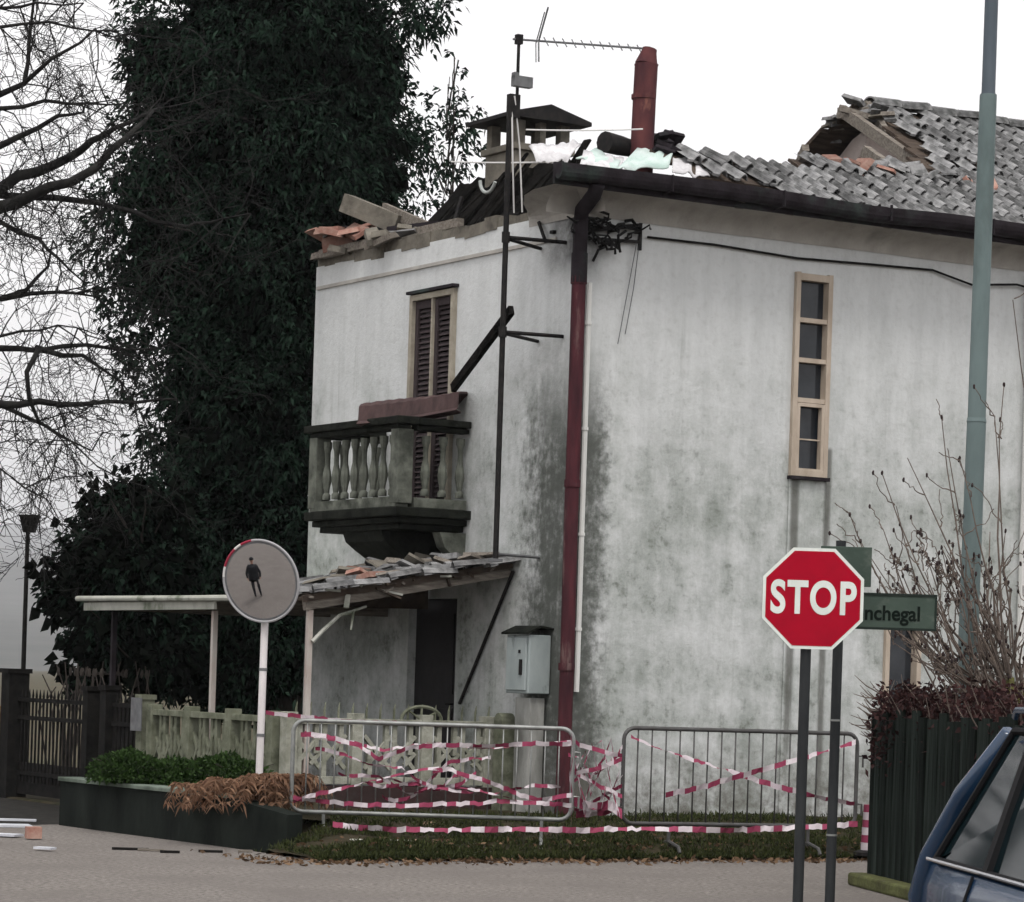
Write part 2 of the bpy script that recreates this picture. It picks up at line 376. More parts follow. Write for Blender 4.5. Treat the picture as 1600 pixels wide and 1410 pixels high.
# the little strip of side wall at the corner is the end of the street wall; far walls close the house
mb = MB(); mb.box((HL / 2 + .17, HD - .17, HT / 2), (HL - .36, .33, HT - .01)); mb.box((HL - .18, HD / 2, HT / 2), (.33, HD - .7, HT - .02)); mb.build('wall', M_pl, house)
mb = MB(); mb.box((HL / 2, HD / 2, HT - .35), (HL - .75, HD - .72, .2)); mb.box((HL / 2, HD / 2, 2.95), (HL - .75, HD - .72, .2)); mb.build('floor_slab', M_int, house)
mb = MB(); mb.box((HL / 2, .36 + 1.1, HT / 2), (HL - .8, .04, HT - .8)); mb.box((.36 + .9, HD / 2, HT / 2), (.04, HD - .8, HT - .8)); mb.build('inner_partition', M_int, house)
# drip ledge line under the side eave, plinth strip under the slot window
mb = MB(); mb.box((-.012, HD / 2 + .2, 5.76), (.02, HD - .5, .035)); mb.build('string_course', M_cove, house)
mb = MB(); mb.box(((SW[0] + SW[1]) / 2, -.012, (SW[2] + .2) / 2), (SW[1] - SW[0] + .02, .022, SW[2] - .25)); mb.build('pilaster_strip', M_pl, house)

# cove cornice: profile swept along the street wall, small return on the corner
def cove_prof(n=7):
    return [(-.012 - .40 * (1 - math.cos(t * math.pi / 2)), 5.93 + .24 * math.sin(t * math.pi / 2)) for t in [i / (n - 1) for i in range(n)]]
pr = cove_prof(); mb = MB(); rows = []
for x in [-.42 + .4 * i for i in range(26)]: rows.append([(x if x > -.3 else x, p[0], p[1] + .006 * noise.noise((x, 0, 0))) for p in pr])
mb.sheet(rows); mb.sheet([[(x, -.0, 6.16) for x in (-.42, 9.6)], [(x, -.42, 6.172) for x in (-.42, 9.6)]])
mb.build('cornice', M_cove, house, smooth=True)
mb = MB(); rows = []
for y, k in ((-.42, 1), (-.1, 1), (.25, .98), (.5, .85), (.72, .55), (.85, .25), (.98, .04)):
    rows.append([(p[0] * (1 if y < 0 else k) - .002, y, 5.93 + (p[1] - 5.93) * (.4 + .6 * k)) for p in pr] + [(.2, y, 5.95 + .2 * k)])
mb.sheet(rows); mb.build('cornice', M_cove, house)['label'] = 'broken cornice corner'
# mortar and rubble left along the top of the side wall
mb = MB()
y = .9
while y < HD:
    w = random.uniform(.18, .42); mb.box((.16, y + w / 2, HT + .02 + random.uniform(0, .05)), (.30 + random.uniform(-.04, .05), w, .10 + random.uniform(0, .07)), Matrix.Rotation(random.uniform(-.06, .06), 3, 'X')); y += w * .96
mb.build('wall_top_course', M_mas, house)

# gutter with fascia
mb = MB(); mb.box((HL / 2 - .3, -.445, 6.215), (HL + .62, .03, .20))
n = 9
prof = [(-.525 - .075 * math.cos(math.pi * i / (n - 1)), 6.255 - .105 * math.sin(math.pi * i / (n - 1))) for i in range(n)]
prof = [(-.60, 6.30)] + prof + [(-.462, 6.30)]
rows = []
for i in range(60):
    x = -.61 + i * (HL + .6) / 59; sag = .012 * math.sin(x * 1.7) + .02 * noise.noise((x * .8, 2, 0))
    rows.append([(x, p[0] + .01 * noise.noise((x * 2, 5, 0)), p[1] + sag) for p in prof])
mb.sheet(rows); mb.prism([(-.61, p[0], p[1]) for p in prof], (.012, 0, 0))
mb.build('gutter', M_gut, house, smooth=False)
for x in (.6, 1.9, 3.2, 4.5, 5.8, 7.1, 8.4):
    mb = MB(); mb.bar((x, -.46, 6.14), (x, -.62, 6.16), .03, .012); mb.bar((x, -.612, 6.15), (x, -.612, 6.31), .03, .012); mb.build('gutter_bracket', M_gut, house)

# downpipe on the corner with offsets, collars
mb = MB(); mb.tube([(-.16, -.5, 6.16), (-.15, -.42, 6.06), (-.10, -.14, 5.95), (-.075, -.085, 5.86), (-.075, -.085, 5.55)], .072, 10); mb.tube([(-.075, -.085, 5.56), (-.075, -.085, 5.28)], .08, 10)
mb.build('downpipe_head', M_gut, house, smooth='auto')
mb = MB(); mb.tube([(-.075, -.085, 5.3), (-.072, -.083, 4.2), (-.078, -.085, 3.0), (-.07, -.085, 1.8), (-.075, -.085, .22)], .068, 12)
for z in (5.27, 3.35, 1.62): mb.tube([(-.075, -.085, z), (-.075, -.085, z + .07)], .078, 12)
mb.build('downpipe', M_pipe, house, smooth='auto')
mb = MB(); mb.tube([(.075, -.04, 5.3), (.075, -.04, 1.62), (.075, -.035, 1.42)], .026, 8)
for z in (4.9, 3.9, 2.9, 2.0): mb.tube([(.075, -.04, z), (.075, -.04, z + .03)], .033, 8)
mb.build('conduit', M_pvc, house, smooth='auto')
mb = MB(); mb.tube([(5.48, -.07, 5.9), (5.48, -.07, .3)], .04, 8); mb.build('downpipe', M_pvc, house, smooth='auto')['label'] = 'pale far downpipe'

# slot window
def window(hole, name='window'):
    x0, x1, z0, z1 = hole; w = x1 - x0
    fr = MB(); t = .055
    fr.box((x0 + t / 2 - .012, .01, (z0 + z1) / 2), (t, .11, z1 - z0 + .05)); fr.box((x1 - t / 2 + .012, .01, (z0 + z1) / 2), (t, .11, z1 - z0 + .05))
    fr.box(((x0 + x1) / 2, .01, z1 - .02), (w - 2 * t + .03, .108, .07)); fr.box(((x0 + x1) / 2, .01, z0 + .02), (w - 2 * t + .03, .108, .07))
    return fr.build(name, M_frame, house, bevel=.004)
wo_ = window(SW); H = SW[3] - SW[2]; xm = (SW[0] + SW[1]) / 2; ww = SW[1] - SW[0] - .085
cuts = [0, .375, .575, .775, 1.0]
for i in range(4):
    za, zb = SW[2] + H * cuts[i], SW[2] + H * cuts[i + 1]
    if i: q = MB(); q.box((xm, .012, za), (ww, .09, .045)); q.build('transom', M_frame, wo_)
    if i == 0:
        q = MB(); s_ = .036
        for sx_ in (-1, 1): q.box((xm + sx_ * (ww / 2 - s_ / 2 - .002), -.012, (za + zb) / 2), (s_, .06, zb - za - .06))
        for zz in (za + .05, zb - .045): q.box((xm, -.012, zz), (ww - 2 * s_ - .006, .058, s_))
        q.box((xm, -.01, za + H * .375 * .48), (ww - 2 * s_ - .01, .02, .014)); q.build('casement', M_frame, wo_)
    q = MB(); q.box((xm, .05, (za + zb) / 2), (ww + .02, .008, zb - za)); q.build('pane', M_glass, wo_)
q = MB(); q.box((xm + .0, -.03, SW[2] - .03), (SW[1] - SW[0] + .05, .09, .035)); q.build('sill', M_gut, wo_)
wo2 = window(DW); q = MB(); q.box(((DW[0] + DW[1]) / 2, .06, (DW[2] + DW[3]) / 2), (DW[1] - DW[0] - .06, .01, DW[3] - DW[2] - .06)); q.build('pane', M_glass, wo2)
q = MB(); q.box(((DW[0] + DW[1]) / 2, -.03, DW[2] - .03), (DW[1] - DW[0] + .1, .1, .04)); q.build('sill', M_cove, wo2)

# balcony door: frame and two closed shutters
y0, y1, z0, z1 = BD; ym = (y0 + y1) / 2
q = MB()
for yy in (y0 + .03, y1 - .03): q.box((.0, yy, (z0 + z1) / 2), (.09, .06, z1 - z0))
q.box((.0, ym, z1 - .03), (.088, y1 - y0 - .12, .06)); q.box((-.006, ym, (z0 + z1) / 2 - .03), (.06, .022, z1 - z0 - .06))
dr = q.build('balcony_door', mat('door_frame_grey', (.36, .33, .27), .8, (.26, .235, .19), 8, 5), house)
for a, b in ((y0 + .062, ym - .013), (ym + .013, y1 - .062)):
    q = MB(); cz = (z0 + z1) / 2 - .03; hh = z1 - z0 - .07
    for yy in (a + .03, b - .03): q.box((.018, yy, cz), (.04, .058, hh))
    for zz in (cz - hh / 2 + .05, cz, cz + hh / 2 - .04): q.box((.019, (a + b) / 2, zz), (.038, b - a - .12, .08))
    sh = q.build('shutter', M_shut, dr)
    for k in range(38):
        zz = cz - hh / 2 + .10 + k * (hh - .2) / 37
        if abs(zz - cz) < .05: continue
        q.box((.03, (a + b) / 2, zz), (.008, b - a - .12, .05), Matrix.Rotation(.6, 3, 'Y'))
    bpy.data.objects.remove(sh); q.build('shutter', M_shut, dr)
q = MB(); q.box((-.03, ym, z1 + .025), (.09, y1 - y0 + .06, .03)); q.build('lintel_drip', M_gut, dr)
# door under the porch
q = MB(); y0, y1, z0, z1 = GD; q.box((.12, (y0 + y1) / 2, (z0 + z1) / 2), (.05, y1 - y0, z1 - z0))
for a, b in ((z0 + .2, z0 + .95), (z0 + 1.1, z1 - .15)): q.box((.09, (y0 + y1) / 2, (a + b) / 2), (.02, .62, b - a))
gd = q.build('door', mat('dark_door', (.03, .028, .03), .6, (.02, .02, .02), 6, 4), house); q = MB(); q.tube([(.07, y0 + .12, 1.25), (.03, y0 + .12, 1.25), (.03, y0 + .22, 1.25)], .012, 6); q.build('handle', M_black, gd)

# ------------------------------------------------------------------ roof: what is left of it
RZ0, RY0, RZ1, RY1 = 6.24, -.5, 8.06, 2.75
SL = math.hypot(RZ1 - RZ0, RY1 - RY0); PA = math.atan2(RZ1 - RZ0, RY1 - RY0)
def rp(x, s, up=0.0): return Vector((x, RY0 + s * math.cos(PA) - up * math.sin(PA), RZ0 + s * math.sin(PA) + up * math.cos(PA)))
XMIN = [2.0, 1.25, 1.15, 2.9, 4.2, 4.95, 5.2, 5.3, 5.35, 5.42, 5.48]
COURSE, PITCH = SL / 11, .168
# boarding under the remaining tiles, ragged edge
mb = MB()
for k in range(11):
    x0 = XMIN[k] - random.uniform(.02, .18)
    a, b, c, d = rp(x0, k * COURSE), rp(HL + .3, k * COURSE), rp(HL + .3, (k + 1) * COURSE), rp(x0, (k + 1) * COURSE)
    mb.prism([a, b, c, d], Vector((0, math.sin(PA), -math.cos(PA))) * .03)
roof = mb.build('roof', M_deck, house)
def tile_bm():
    mb = MB(); W = PITCH * 1.02; L = COURSE * 1.12
    xs = [0, .08, .16, .45, .50, .58, .70, .80, .90, .96, 1.0]; hs = [.010, .003, .0, .0, .008, .036, .050, .050, .036, .010, .003]
    rows = []
    for s_, lift in ((0, .026), (L, .004)):
        rows.append([(x * W, s_, h + lift) for x, h in zip(xs, hs)])
    mb.sheet(rows)
    lip = [(x * W, .0, h + .026 - (.026 if h < .02 else .012)) for x, h in zip(xs, hs)]
    mb.sheet([rows[0], lip]); mb.sheet([lip, [(x * W, .09, max(0, h - .012) + .008) for x, h in zip(xs, hs)]])
    return mb
tile0 = tile_bm().build('tile', M_tile, roof)
tile_me = tile0.data; bpy.data.objects.remove(tile0)
rest = MB()
tproto = tile_bm()
for k in range(11):
    off = (k % 2) * PITCH * .5
    x = XMIN[k] + off
    while x < HL + .2:
        edge = x < XMIN[k] + .9
        jx, jz = random.gauss(0, .006), random.gauss(0, .02)
        if edge: jx, jz = random.gauss(0, .03), random.gauss(0, .12)
        if k == 0 and x < 4.2: jz += random.gauss(0, .15)
        p = rp(x + jx, k * COURSE - .02 + random.gauss(0, .008), .01 + (random.uniform(0, .03) if edge else 0))
        M = Matrix.Translation(p) @ Matrix.Rotation(PA, 4, 'X') @ Matrix.Rotation(jz, 4, 'Z') @ Matrix.Rotation(random.gauss(0, .025), 4, 'Y')
        if not (edge and random.random() < .12):
            if x < 7.5:
                t = bpy.data.objects.new('tile', tile_me); COL.objects.link(t); t.parent = roof; t.matrix_local = M
            else:
                rest.add([M @ Vector(q) for q in tproto.v], tproto.f)
        x += PITCH
tag(rest.build('tile_field', M_tile, roof), kind='stuff')
# ridge tiles
mb = MB(); n = 8
rows = [[(x_, .125 * math.cos(math.pi * j / n), .105 * math.sin(math.pi * j / n)) for j in range(n + 1)] for x_ in (0, .42)]
mb.sheet(rows); mb.sheet([rows[0], [(0, y * .86, z * .84) for (_, y, z) in rows[0]]]); r0 = mb.build('ridge_tile', M_tile, roof); rme = r0.data; bpy.data.objects.remove(r0)
x = 5.45
while x < HL:
    t = bpy.data.objects.new('ridge_tile', rme); COL.objects.link(t); t.parent = roof
    t.location = (x, RY1, RZ1 + .01); t.rotation_euler = (random.gauss(0, .04), -.05 + random.gauss(0, .02), random.gauss(0, .03)); x += .39
# back slope: boards still on their rafters, ragged towards the collapse
mb = MB(); bx = [4.5, 4.6, 4.75, 4.85, 5.02, 5.05, 5.08, 5.2]
for k in range(8):
    s0, s1 = k * SL / 8, (k + 1) * SL / 8
    def bp(x, s): return Vector((x, 2 * RY1 - RY0 - s * math.cos(PA), RZ0 + s * math.sin(PA)))
    mb.prism([bp(bx[k], s0), bp(HL + .3, s0), bp(HL + .3, s1), bp(bx[k] + random.uniform(0, .15), s1)], (0, .0, -.05))
mb.build('back_slope', M_deck, house)
# rafters of the street slope: whole ones right, snapped ones sticking out of the hole
for x, sa, sb, tw in ((1.5, 0, 1.1, .05), (2.1, 0, 1.15, -.04), (2.7, 0, 1.25, .02), (3.3, 0, 1.5, 0), (3.9, 0, 1.7, .05), (4.5, .2, 2.3, 0), (5.1, .2, SL, 0), (5.7, .2, SL, 0), (6.3, .2, SL, 0)):
    mb = MB(); mb.bar(rp(x, sa, -.09), rp(x + tw, sb, -.09), .09, .12); mb.build('rafter', M_wood, house)
mb = MB(); mb.bar((5.05, RY1, RZ1 - .12), (HL, RY1, RZ1 - .12), .10, .12); mb.build('ridge_beam', M_wood, house)
mb = MB(); mb.bar((4.98, RY1 - .1, RZ1 - .1), (6.0, RY1 - .75, RZ1 - .40), .05, .06); mb.build('rafter', M_wood, house)
mb = MB(); mb.bar((5.22, 2.1, 7.62), (5.5, 2.85, 8.12), .07, .09); mb.build('rafter', M_wood, house)
mb = MB(); mb.bar((5.0, 3.3, 7.62), (5.25, 3.95, 7.22), .08, .09); mb.build('rafter', M_wood, house)
mb = MB(); mb.bar((4.75, 1.0, 6.98), (5.7, 1.45, 7.36), .05, .07); mb.build('batten', M_wood, house)
# bare inner wall seen through the hole
mb = MB()
poly = [(5.55, .9, 6.1), (5.55, 1.2, 6.95), (5.50, 1.6, 7.26), (5.5, 2.05, 7.52), (5.5, 2.35, 7.76), (5.5, 2.75, 7.86), (5.5, 3.1, 7.74), (5.5, 3.3, 7.60), (5.5, 3.42, 7.50), (5.5, 3.6, 7.3), (5.55, 3.95, 6.9), (5.55, 4.3, 6.1)]
mb.prism(poly, (.14, 0, 0)); mb.build('attic_wall', M_pink, house)
# fallen tiles and brick lying in the hole
def rubble(n, fn, mats, name, label, group, parent=None, cat='rubble'):
    for i in range(n):
        p, sz, rot = fn(i)
        mb = MB(); mb.box((0, 0, 0), sz, Matrix.Rotation(rot[2], 3, 'Z') @ Matrix.Rotation(rot[0], 3, 'X') @ Matrix.Rotation(rot[1], 3, 'Y'), taper=(random.uniform(.75, 1), random.uniform(.8, 1)))
        o = mb.build(name, mats[i % len(mats)]); w = wld(*p); o.location = w; o.rotation_euler = (0, 0, TH)
        kd = {'terracotta_broken': 'red tile piece', 'old_roof_tile': 'grey tile piece', 'weathered_timber': 'wood piece', 'chimney_render': 'mortar lump', 'gutter_brown': 'dark board'}[mats[i % len(mats)].name]
        tag(o, label.format(kd), cat, group.format(kd))
rubble(26, lambda i: (rp(random.uniform(3.1, 5.5), random.uniform(1.12, 1.5), random.uniform(.02, .07)), (random.uniform(.14, .26), random.uniform(.16, .28), random.uniform(.02, .05)),
       (PA + random.gauss(0, .25), random.gauss(0, .2), random.gauss(0, .9))), [M_tile, M_tile, M_brick, M_tile], 'broken_tile',
       'loose broken {} by the roof hole below the ridge', 'broken {}s round the roof hole', cat='roof tile')

rubble(22, lambda i: (Vector((random.uniform(5.12, 5.5), (yy_ := random.uniform(2.3, 3.35)), RZ1 - abs(yy_ - RY1) * math.tan(PA) + random.uniform(.0, .05))), (random.uniform(.12, .26), random.uniform(.10, .26), random.uniform(.02, .05)),
       (random.gauss(0, .5), random.gauss(0, .4), random.gauss(0, .9))), [M_tile, M_wood, M_mas, M_tile], 'broken_tile', 'splintered {} on the ragged edge left of the ridge', 'splintered {}s left of the ridge', cat='roof tile')
# near-black sheet and boards closing the broken hip over the side wall
mb = MB(); rows = []
for i in range(28):
    y = .80 + i * .125; top = 6.80 + .09 * noise.noise((i * .9, 0, 4)) + .05 * noise.noise((i * 2.7, 1, 4)); top = 6.0 + (top - 6.0) * sst(4.3, 3.75, y) * (.55 + .45 * sst(.7, 1.3, y))
    rows.append([(.22 + .10 * j + .03 * noise.noise((i * .7, j * .7, 9)), y, 5.9 + (top - 5.9) * j / 6) for j in range(7)])
mb.sheet(rows)
ch = mb.build('black_boarding', M_blackwood, house)
for i in range(24):
    y = .9 + i * .135; z = 6.0 + .8 * sst(4.4, 3.6, y) * random.uniform(.75, 1.14)
    q = MB(); q.bar((.14, y, 6.03), (.78 + random.uniform(-.1, .2), y + random.uniform(-.15, .15), z), .10, .025); q.build('board', M_blackwood, ch)
q = MB(); c0 = Vector((.30, 2.32, 6.62)); q.tube([c0 + Vector((0, -.16 * math.cos(t), .15 * math.sin(t))) for t in [math.pi * (1.02 + .85 * k / 8) for k in range(9)]], .018, 6); q.build('bent_hoop', mat('hoop_grey', (.35, .37, .36), .6), ch)

# masonry chimney with slab cap on little piers
chx, chy = loc(at(825, 220, 31.5)).x, loc(at(825, 220, 31.5)).y
mb = MB(); mb.box((chx, chy, 6.35), (.66, .62, 1.3)); mb.box((chx, chy, 7.03), (.74, .70, .07)); chim = mb.build('chimney', M_mas, house, bevel=.01)
for sx_ in (-1, 0, 1):
    for sy_ in (-1, 1):
        q = MB(); q.box((chx + sx_ * .27, chy + sy_ * .25, 7.19), (.11 if sx_ else .07, .10, .25)); q.build('pier', M_mas, chim)
q = MB(); c = Vector((chx, chy, 7.31))
q.prism([c + Vector((-.50, -.45, 0)), c + Vector((.50, -.45, 0)), c + Vector((.50, -.45, .04)), c + Vector((0, -.45, .17)), c + Vector((-.50, -.45, .04))], (0, .9, 0)); q.build('cap', M_black, chim)
# rust-red flue
p = loc(at(1003, 235, 29.5)); pt = loc(at(1008, 76, 29.5))
mb = MB(); mb.tube([(p.x, p.y, p.z - .6), (p.x, p.y, p.z), (p.x + .01, p.y, (p.z + pt.z) / 2), (p.x + .02, p.y, pt.z - .16)], .118, 10, caps=True)
mb.prism([(p.x + .02 + .118 * math.cos(2 * math.pi * j / 10), p.y + .118 * math.sin(2 * math.pi * j / 10), pt.z - .17) for j in range(10)], (0, 0, .02))
mb.tube([(p.x + .02, p.y, pt.z - .16), (p.x + .05, p.y, pt.z - .02), (p.x + .055, p.y, pt.z)], [.117, .075, .075], 10)
fl = mb.build('flue', M_rust, house, smooth='auto')
q = MB(); q.tube([(p.x, p.y, p.z + .5), (p.x, p.y, p.z + .54)], .125, 10); q.build('collar', M_rust, fl)
# ------------------------------------------------------------------ balcony (part of the house)
BY0, BY1, BX, BZ = 2.0, 3.86, .80, 3.22
mb = MB(); ymid = (BY0 + BY1) / 2
mb.box((-BX / 2 - .02, ymid, BZ - .07), (BX + .08, BY1 - BY0 + .14, .09)); mb.box((-BX / 2, ymid, BZ - .15), (BX, BY1 - BY0, .06)); mb.box((-BX / 2 + .03, ymid, BZ - .21), (BX - .06, BY1 - BY0 - .14, .06))
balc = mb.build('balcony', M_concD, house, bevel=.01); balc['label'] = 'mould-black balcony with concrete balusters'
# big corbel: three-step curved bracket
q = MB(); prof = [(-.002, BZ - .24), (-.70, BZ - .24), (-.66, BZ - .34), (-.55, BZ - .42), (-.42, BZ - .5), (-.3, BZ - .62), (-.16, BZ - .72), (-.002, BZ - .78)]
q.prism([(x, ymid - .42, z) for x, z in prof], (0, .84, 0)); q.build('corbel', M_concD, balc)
q = MB(); prof2 = [(-.002, BZ - .25), (-.30, BZ - .25), (-.24, BZ - .40), (-.12, BZ - .5), (-.002, BZ - .55)]
q.prism([(x, BY0 + .02, z) for x, z in prof2], (0, .16, 0)); q.build('corbel', M_conc, balc)
# rails, piers
ZT = BZ + .80
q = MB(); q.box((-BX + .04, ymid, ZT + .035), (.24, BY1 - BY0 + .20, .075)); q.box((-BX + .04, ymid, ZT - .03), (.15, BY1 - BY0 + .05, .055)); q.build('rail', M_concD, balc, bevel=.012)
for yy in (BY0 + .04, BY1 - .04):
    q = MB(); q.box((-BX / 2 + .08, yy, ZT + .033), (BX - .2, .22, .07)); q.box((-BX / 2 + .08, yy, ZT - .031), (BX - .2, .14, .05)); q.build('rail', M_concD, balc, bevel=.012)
q = MB(); q.box((-BX + .04, ymid, BZ + .03), (.14, BY1 - BY0, .10)); q.build('base_rail', M_conc, balc)
for yy in (BY0 + .045, BY1 - .045):
    q = MB(); q.box((-BX / 2 + .07, yy, BZ + .028), (BX - .2, .13, .096)); q.build('base_rail', M_conc, balc)
    q = MB(); q.box((-BX + .05, yy, BZ + .38), (.17, .17, .74)); q.build('pier', M_conc, balc, bevel=.008)
bal = MB(); pf = [(.045, 0), (.045, .05), (.028, .07), (.035, .12), (.052, .20), (.045, .28), (.027, .36), (.027, .44), (.033, .50), (.047, .54), (.047, .6)]
bal.lathe(pf, n=8); b0 = bal.build('baluster', M_conc, balc, smooth='auto'); b0.location = (-BX + .05, BY0 + .22, BZ + .10)
for i in range(1, 8): share(b0, balc, (-BX + .05, BY0 + .22 + i * (BY1 - BY0 - .44) / 7, BZ + .10))
for yy in (BY0 + .045, BY1 - .045):
    for x in (-.48, -.28, -.08): share(b0, balc, (x, yy, BZ + .10))

# brown metal sheeting fallen over the balcony rail
M_sheet = mat('brown_sheeting', (.085, .055, .054), .6, (.05, .034, .034), 5, 5, (1, 3, 1), bump=.15)
sh = MB(); rows = []
A, B = onL(560, 662, .93), onL(716, 640, .22)
dr_ = (B - A).normalized(); bk = Vector((-dr_.y, dr_.x, 0)).normalized(); bk = bk if bk.x > 0 else -bk
for i in range(19):
    t = i / 18; p = A.lerp(B, t) + Vector((0, 0, -.02 * math.sin(math.pi * t))); w = .008 * (i % 2); lift = .03 * math.sin(t * 5)
    rows.append([p + bk * .42 + Vector((0, 0, .16 + lift)), p + bk * .28 + Vector((0, 0, .205 + w)), p + bk * .05 + Vector((0, 0, .20 + w + lift * .5)), p + bk * .0 + Vector((0, 0, .17 + w)), p - bk * (.02 + w) + Vector((0, 0, .02)), p - bk * .07 + Vector((0, 0, -.01)), p + bk * .1 + Vector((0, 0, -.03))])
sh.sheet(rows); o = sh.build('metal_sheet', M_sheet); o.location = (CX, CY, 0); o.rotation_euler = (0, 0, TH)
sm = o.modifiers.new('thick', 'SOLIDIFY'); sm.thickness = .02
tag(o, 'brown corrugated metal sheet bent over the balcony rail', 'metal sheet')
o = MB().bar((-.55, .34, onL(803, 482, .6).z), (-.38, onL(708, 607, .38).y, onL(708, 607, .38).z), .05, .09).build('timber_board', M_blackwood); o.location = (CX, CY, 0); o.rotation_euler = (0, 0, TH)
tag(o, 'dark timber board leaning between antenna mast and balcony door', 'board')

# ------------------------------------------------------------------ lean-to porch along the side wall
porch = thing('porch_canopy', 'sagging tiled lean-to porch roof below the balcony on thin posts', 'porch', (CX, CY, 0), TH)
PY0, PY1, PW, PZ1, PZ0 = 1.1, 6.3, 2.23, 2.62, 2.20
def pp(t, y, up=0.0): return Vector((-.02 - t * PW, y, PZ1 + (PZ0 - PZ1) * t + up - .10 * math.sin(math.pi * t) * 0))
YF = 2.75                                              # left of this the canopy is a flat thin slab, right of it a broken tiled slope
def pf(t, y, up=0.0): return Vector((-.02 - t * PW, y, PZ0 + .03 + up))
mb = MB(); mb.prism([pp(0, PY0), pp(1, PY0), pp(1, YF), pp(0, YF)], (0, 0, .03)); mb.build('decking', M_deck, porch)
M_fasc = mat('pale_fascia', (.42, .42, .38), .8, (.30, .31, .27), 5, 6, (1, 1, 1), bump=.2, col3=(.12, .14, .1), scale3=2.5, lo3=.55, hi3=.7)
mb = MB(); mb.prism([pf(0, YF + .01), pf(1.02, YF + .01), pf(1.02, PY1), pf(0, PY1)], (0, 0, .035)); mb.build('flat_slab', M_fasc, porch)
mb = MB(); mb.prism([pp(0, YF - .01, -.01), pp(1, YF - .01, -.03), pf(1, YF - .01, -.02), pf(0, YF - .01, -.02)], (0, -.03, 0)); mb.build('gable_board', M_deck, porch)
for y in (PY0 + .02, 1.9, 3.6, 4.9, PY1 - .06):
    g_ = pp if y < YF else pf
    q = MB(); q.bar(g_(0, y, -.05), g_(1.0, y, -.05), .07, .09); q.build('rafter', M_wood, porch)
q = MB(); q.box((-PW - .05, (3.0 + PY1) / 2, PZ0 - .035), (.03, PY1 - 3.0, .085)); q.build('fascia', M_fasc, porch)
q = MB(); q.tube([(-PW - .10, PY0 + .1, PZ0 + .02), (-PW - .10, PY1 + .1, PZ0 + .05)], .03, 8); q.build('gutter', M_fasc, porch)
q = MB(); q.bar(pp(-.0, PY0 - .03, .02), pp(1.02, PY0 - .03, .02), .035, .065); q.build('bargeboard', M_deck, porch)
for k in range(16):
    t = random.uniform(.05, 1.0); a_ = pp(t, PY0 - .05, random.uniform(-.02, .05)); q = MB(); q.bar(a_, a_ + Vector((random.gauss(0, .16), random.uniform(-.10, .02), random.gauss(-.03, .05))), random.uniform(.02, .05), .02); q.build('splinter', random.choice((M_wood, M_deck, M_fasc)), porch)
M_post = mat('porch_post_paint', (.46, .43, .40), .7, (.30, .22, .19), 4, 5, (1, 1, .3))
for y in (PY0 + .02, 3.2, 5.7):
    q = MB(); q.box((-PW + .04, y, PZ0 / 2 + .05), (.05, .05, PZ0 - .28)); q.build('post', M_post if y < 5 else M_gut, porch)
# rows of tiles on the porch, loose and slipped
for r_ in range(6):
    for c in range(10):
        y = PY0 + .0 + c * .166; t = r_ / 6 + .02
        if random.random() < .3: continue
        o = bpy.data.objects.new('tile', tile_me); COL.objects.link(o); o.parent = porch
        p = pp(1 - t, y, .035 + (random.uniform(0, .04) if y < 2.8 else 0)); rise = math.atan2(PZ1 - PZ0, PW)
        o.matrix_local = Matrix.Translation(p) @ Matrix.Rotation(-math.pi / 2 + random.gauss(0, .25 if y < 2.8 else .03), 4, 'Z') @ Matrix.Rotation(rise + random.gauss(0, .04), 4, 'X') @ Matrix.Scale(1.05, 4)
# fallen branch-like lath hanging from the porch end
q = MB(); a = loc(at(488, 1003, 28.3)); b = loc(at(505, 985, 28.35)); c = loc(at(530, 962, 28.5)); d = loc(at(572, 948, 28.8))
q.tube([a, b, c, d], [.022, .02, .018, .012], 6); e = loc(at(552, 958, 28.6)); f = loc(at(548, 985, 28.5)); q.tube([c, e, f], [.015, .018, .01], 6)
o = q.build('hanging_lath', M_fasc); o.location = (CX, CY, 0); o.rotation_euler = (0, 0, TH); tag(o, 'pale splintered lath hanging under the porch end', 'lath')
# planks and tile rubble dropped on the porch below the balcony
M_rub = [M_brick, M_tile, M_wood, M_mas, M_tile]
def onporch(i):
    y = random.uniform(1.12, 2.7); t = random.uniform(.02, .85); p = pp(t, y, .10 + random.uniform(0, .05))
    return p, (random.uniform(.12, .3), random.uniform(.15, .42), random.uniform(.02, .06)), (random.gauss(0, .2), .19 + random.gauss(0, .15), random.uniform(0, 3))
rubble(34, onporch, M_rub, 'rubble_piece', 'fallen {} on the porch roof under the balcony', 'fallen {}s on the porch roof')
# thin black stripe slanting down the wall under the porch
o = MB().bar((-.03, onL(806, 893).y, onL(806, 893).z), (-.03, onL(722, 1100).y, onL(722, 1100).z), .03, .02).build('wall_stripe', M_black); o.location = (CX, CY, 0); o.rotation_euler = (0, 0, TH)
tag(o, 'thin black rod slanting down the wall beneath the porch', 'stripe')

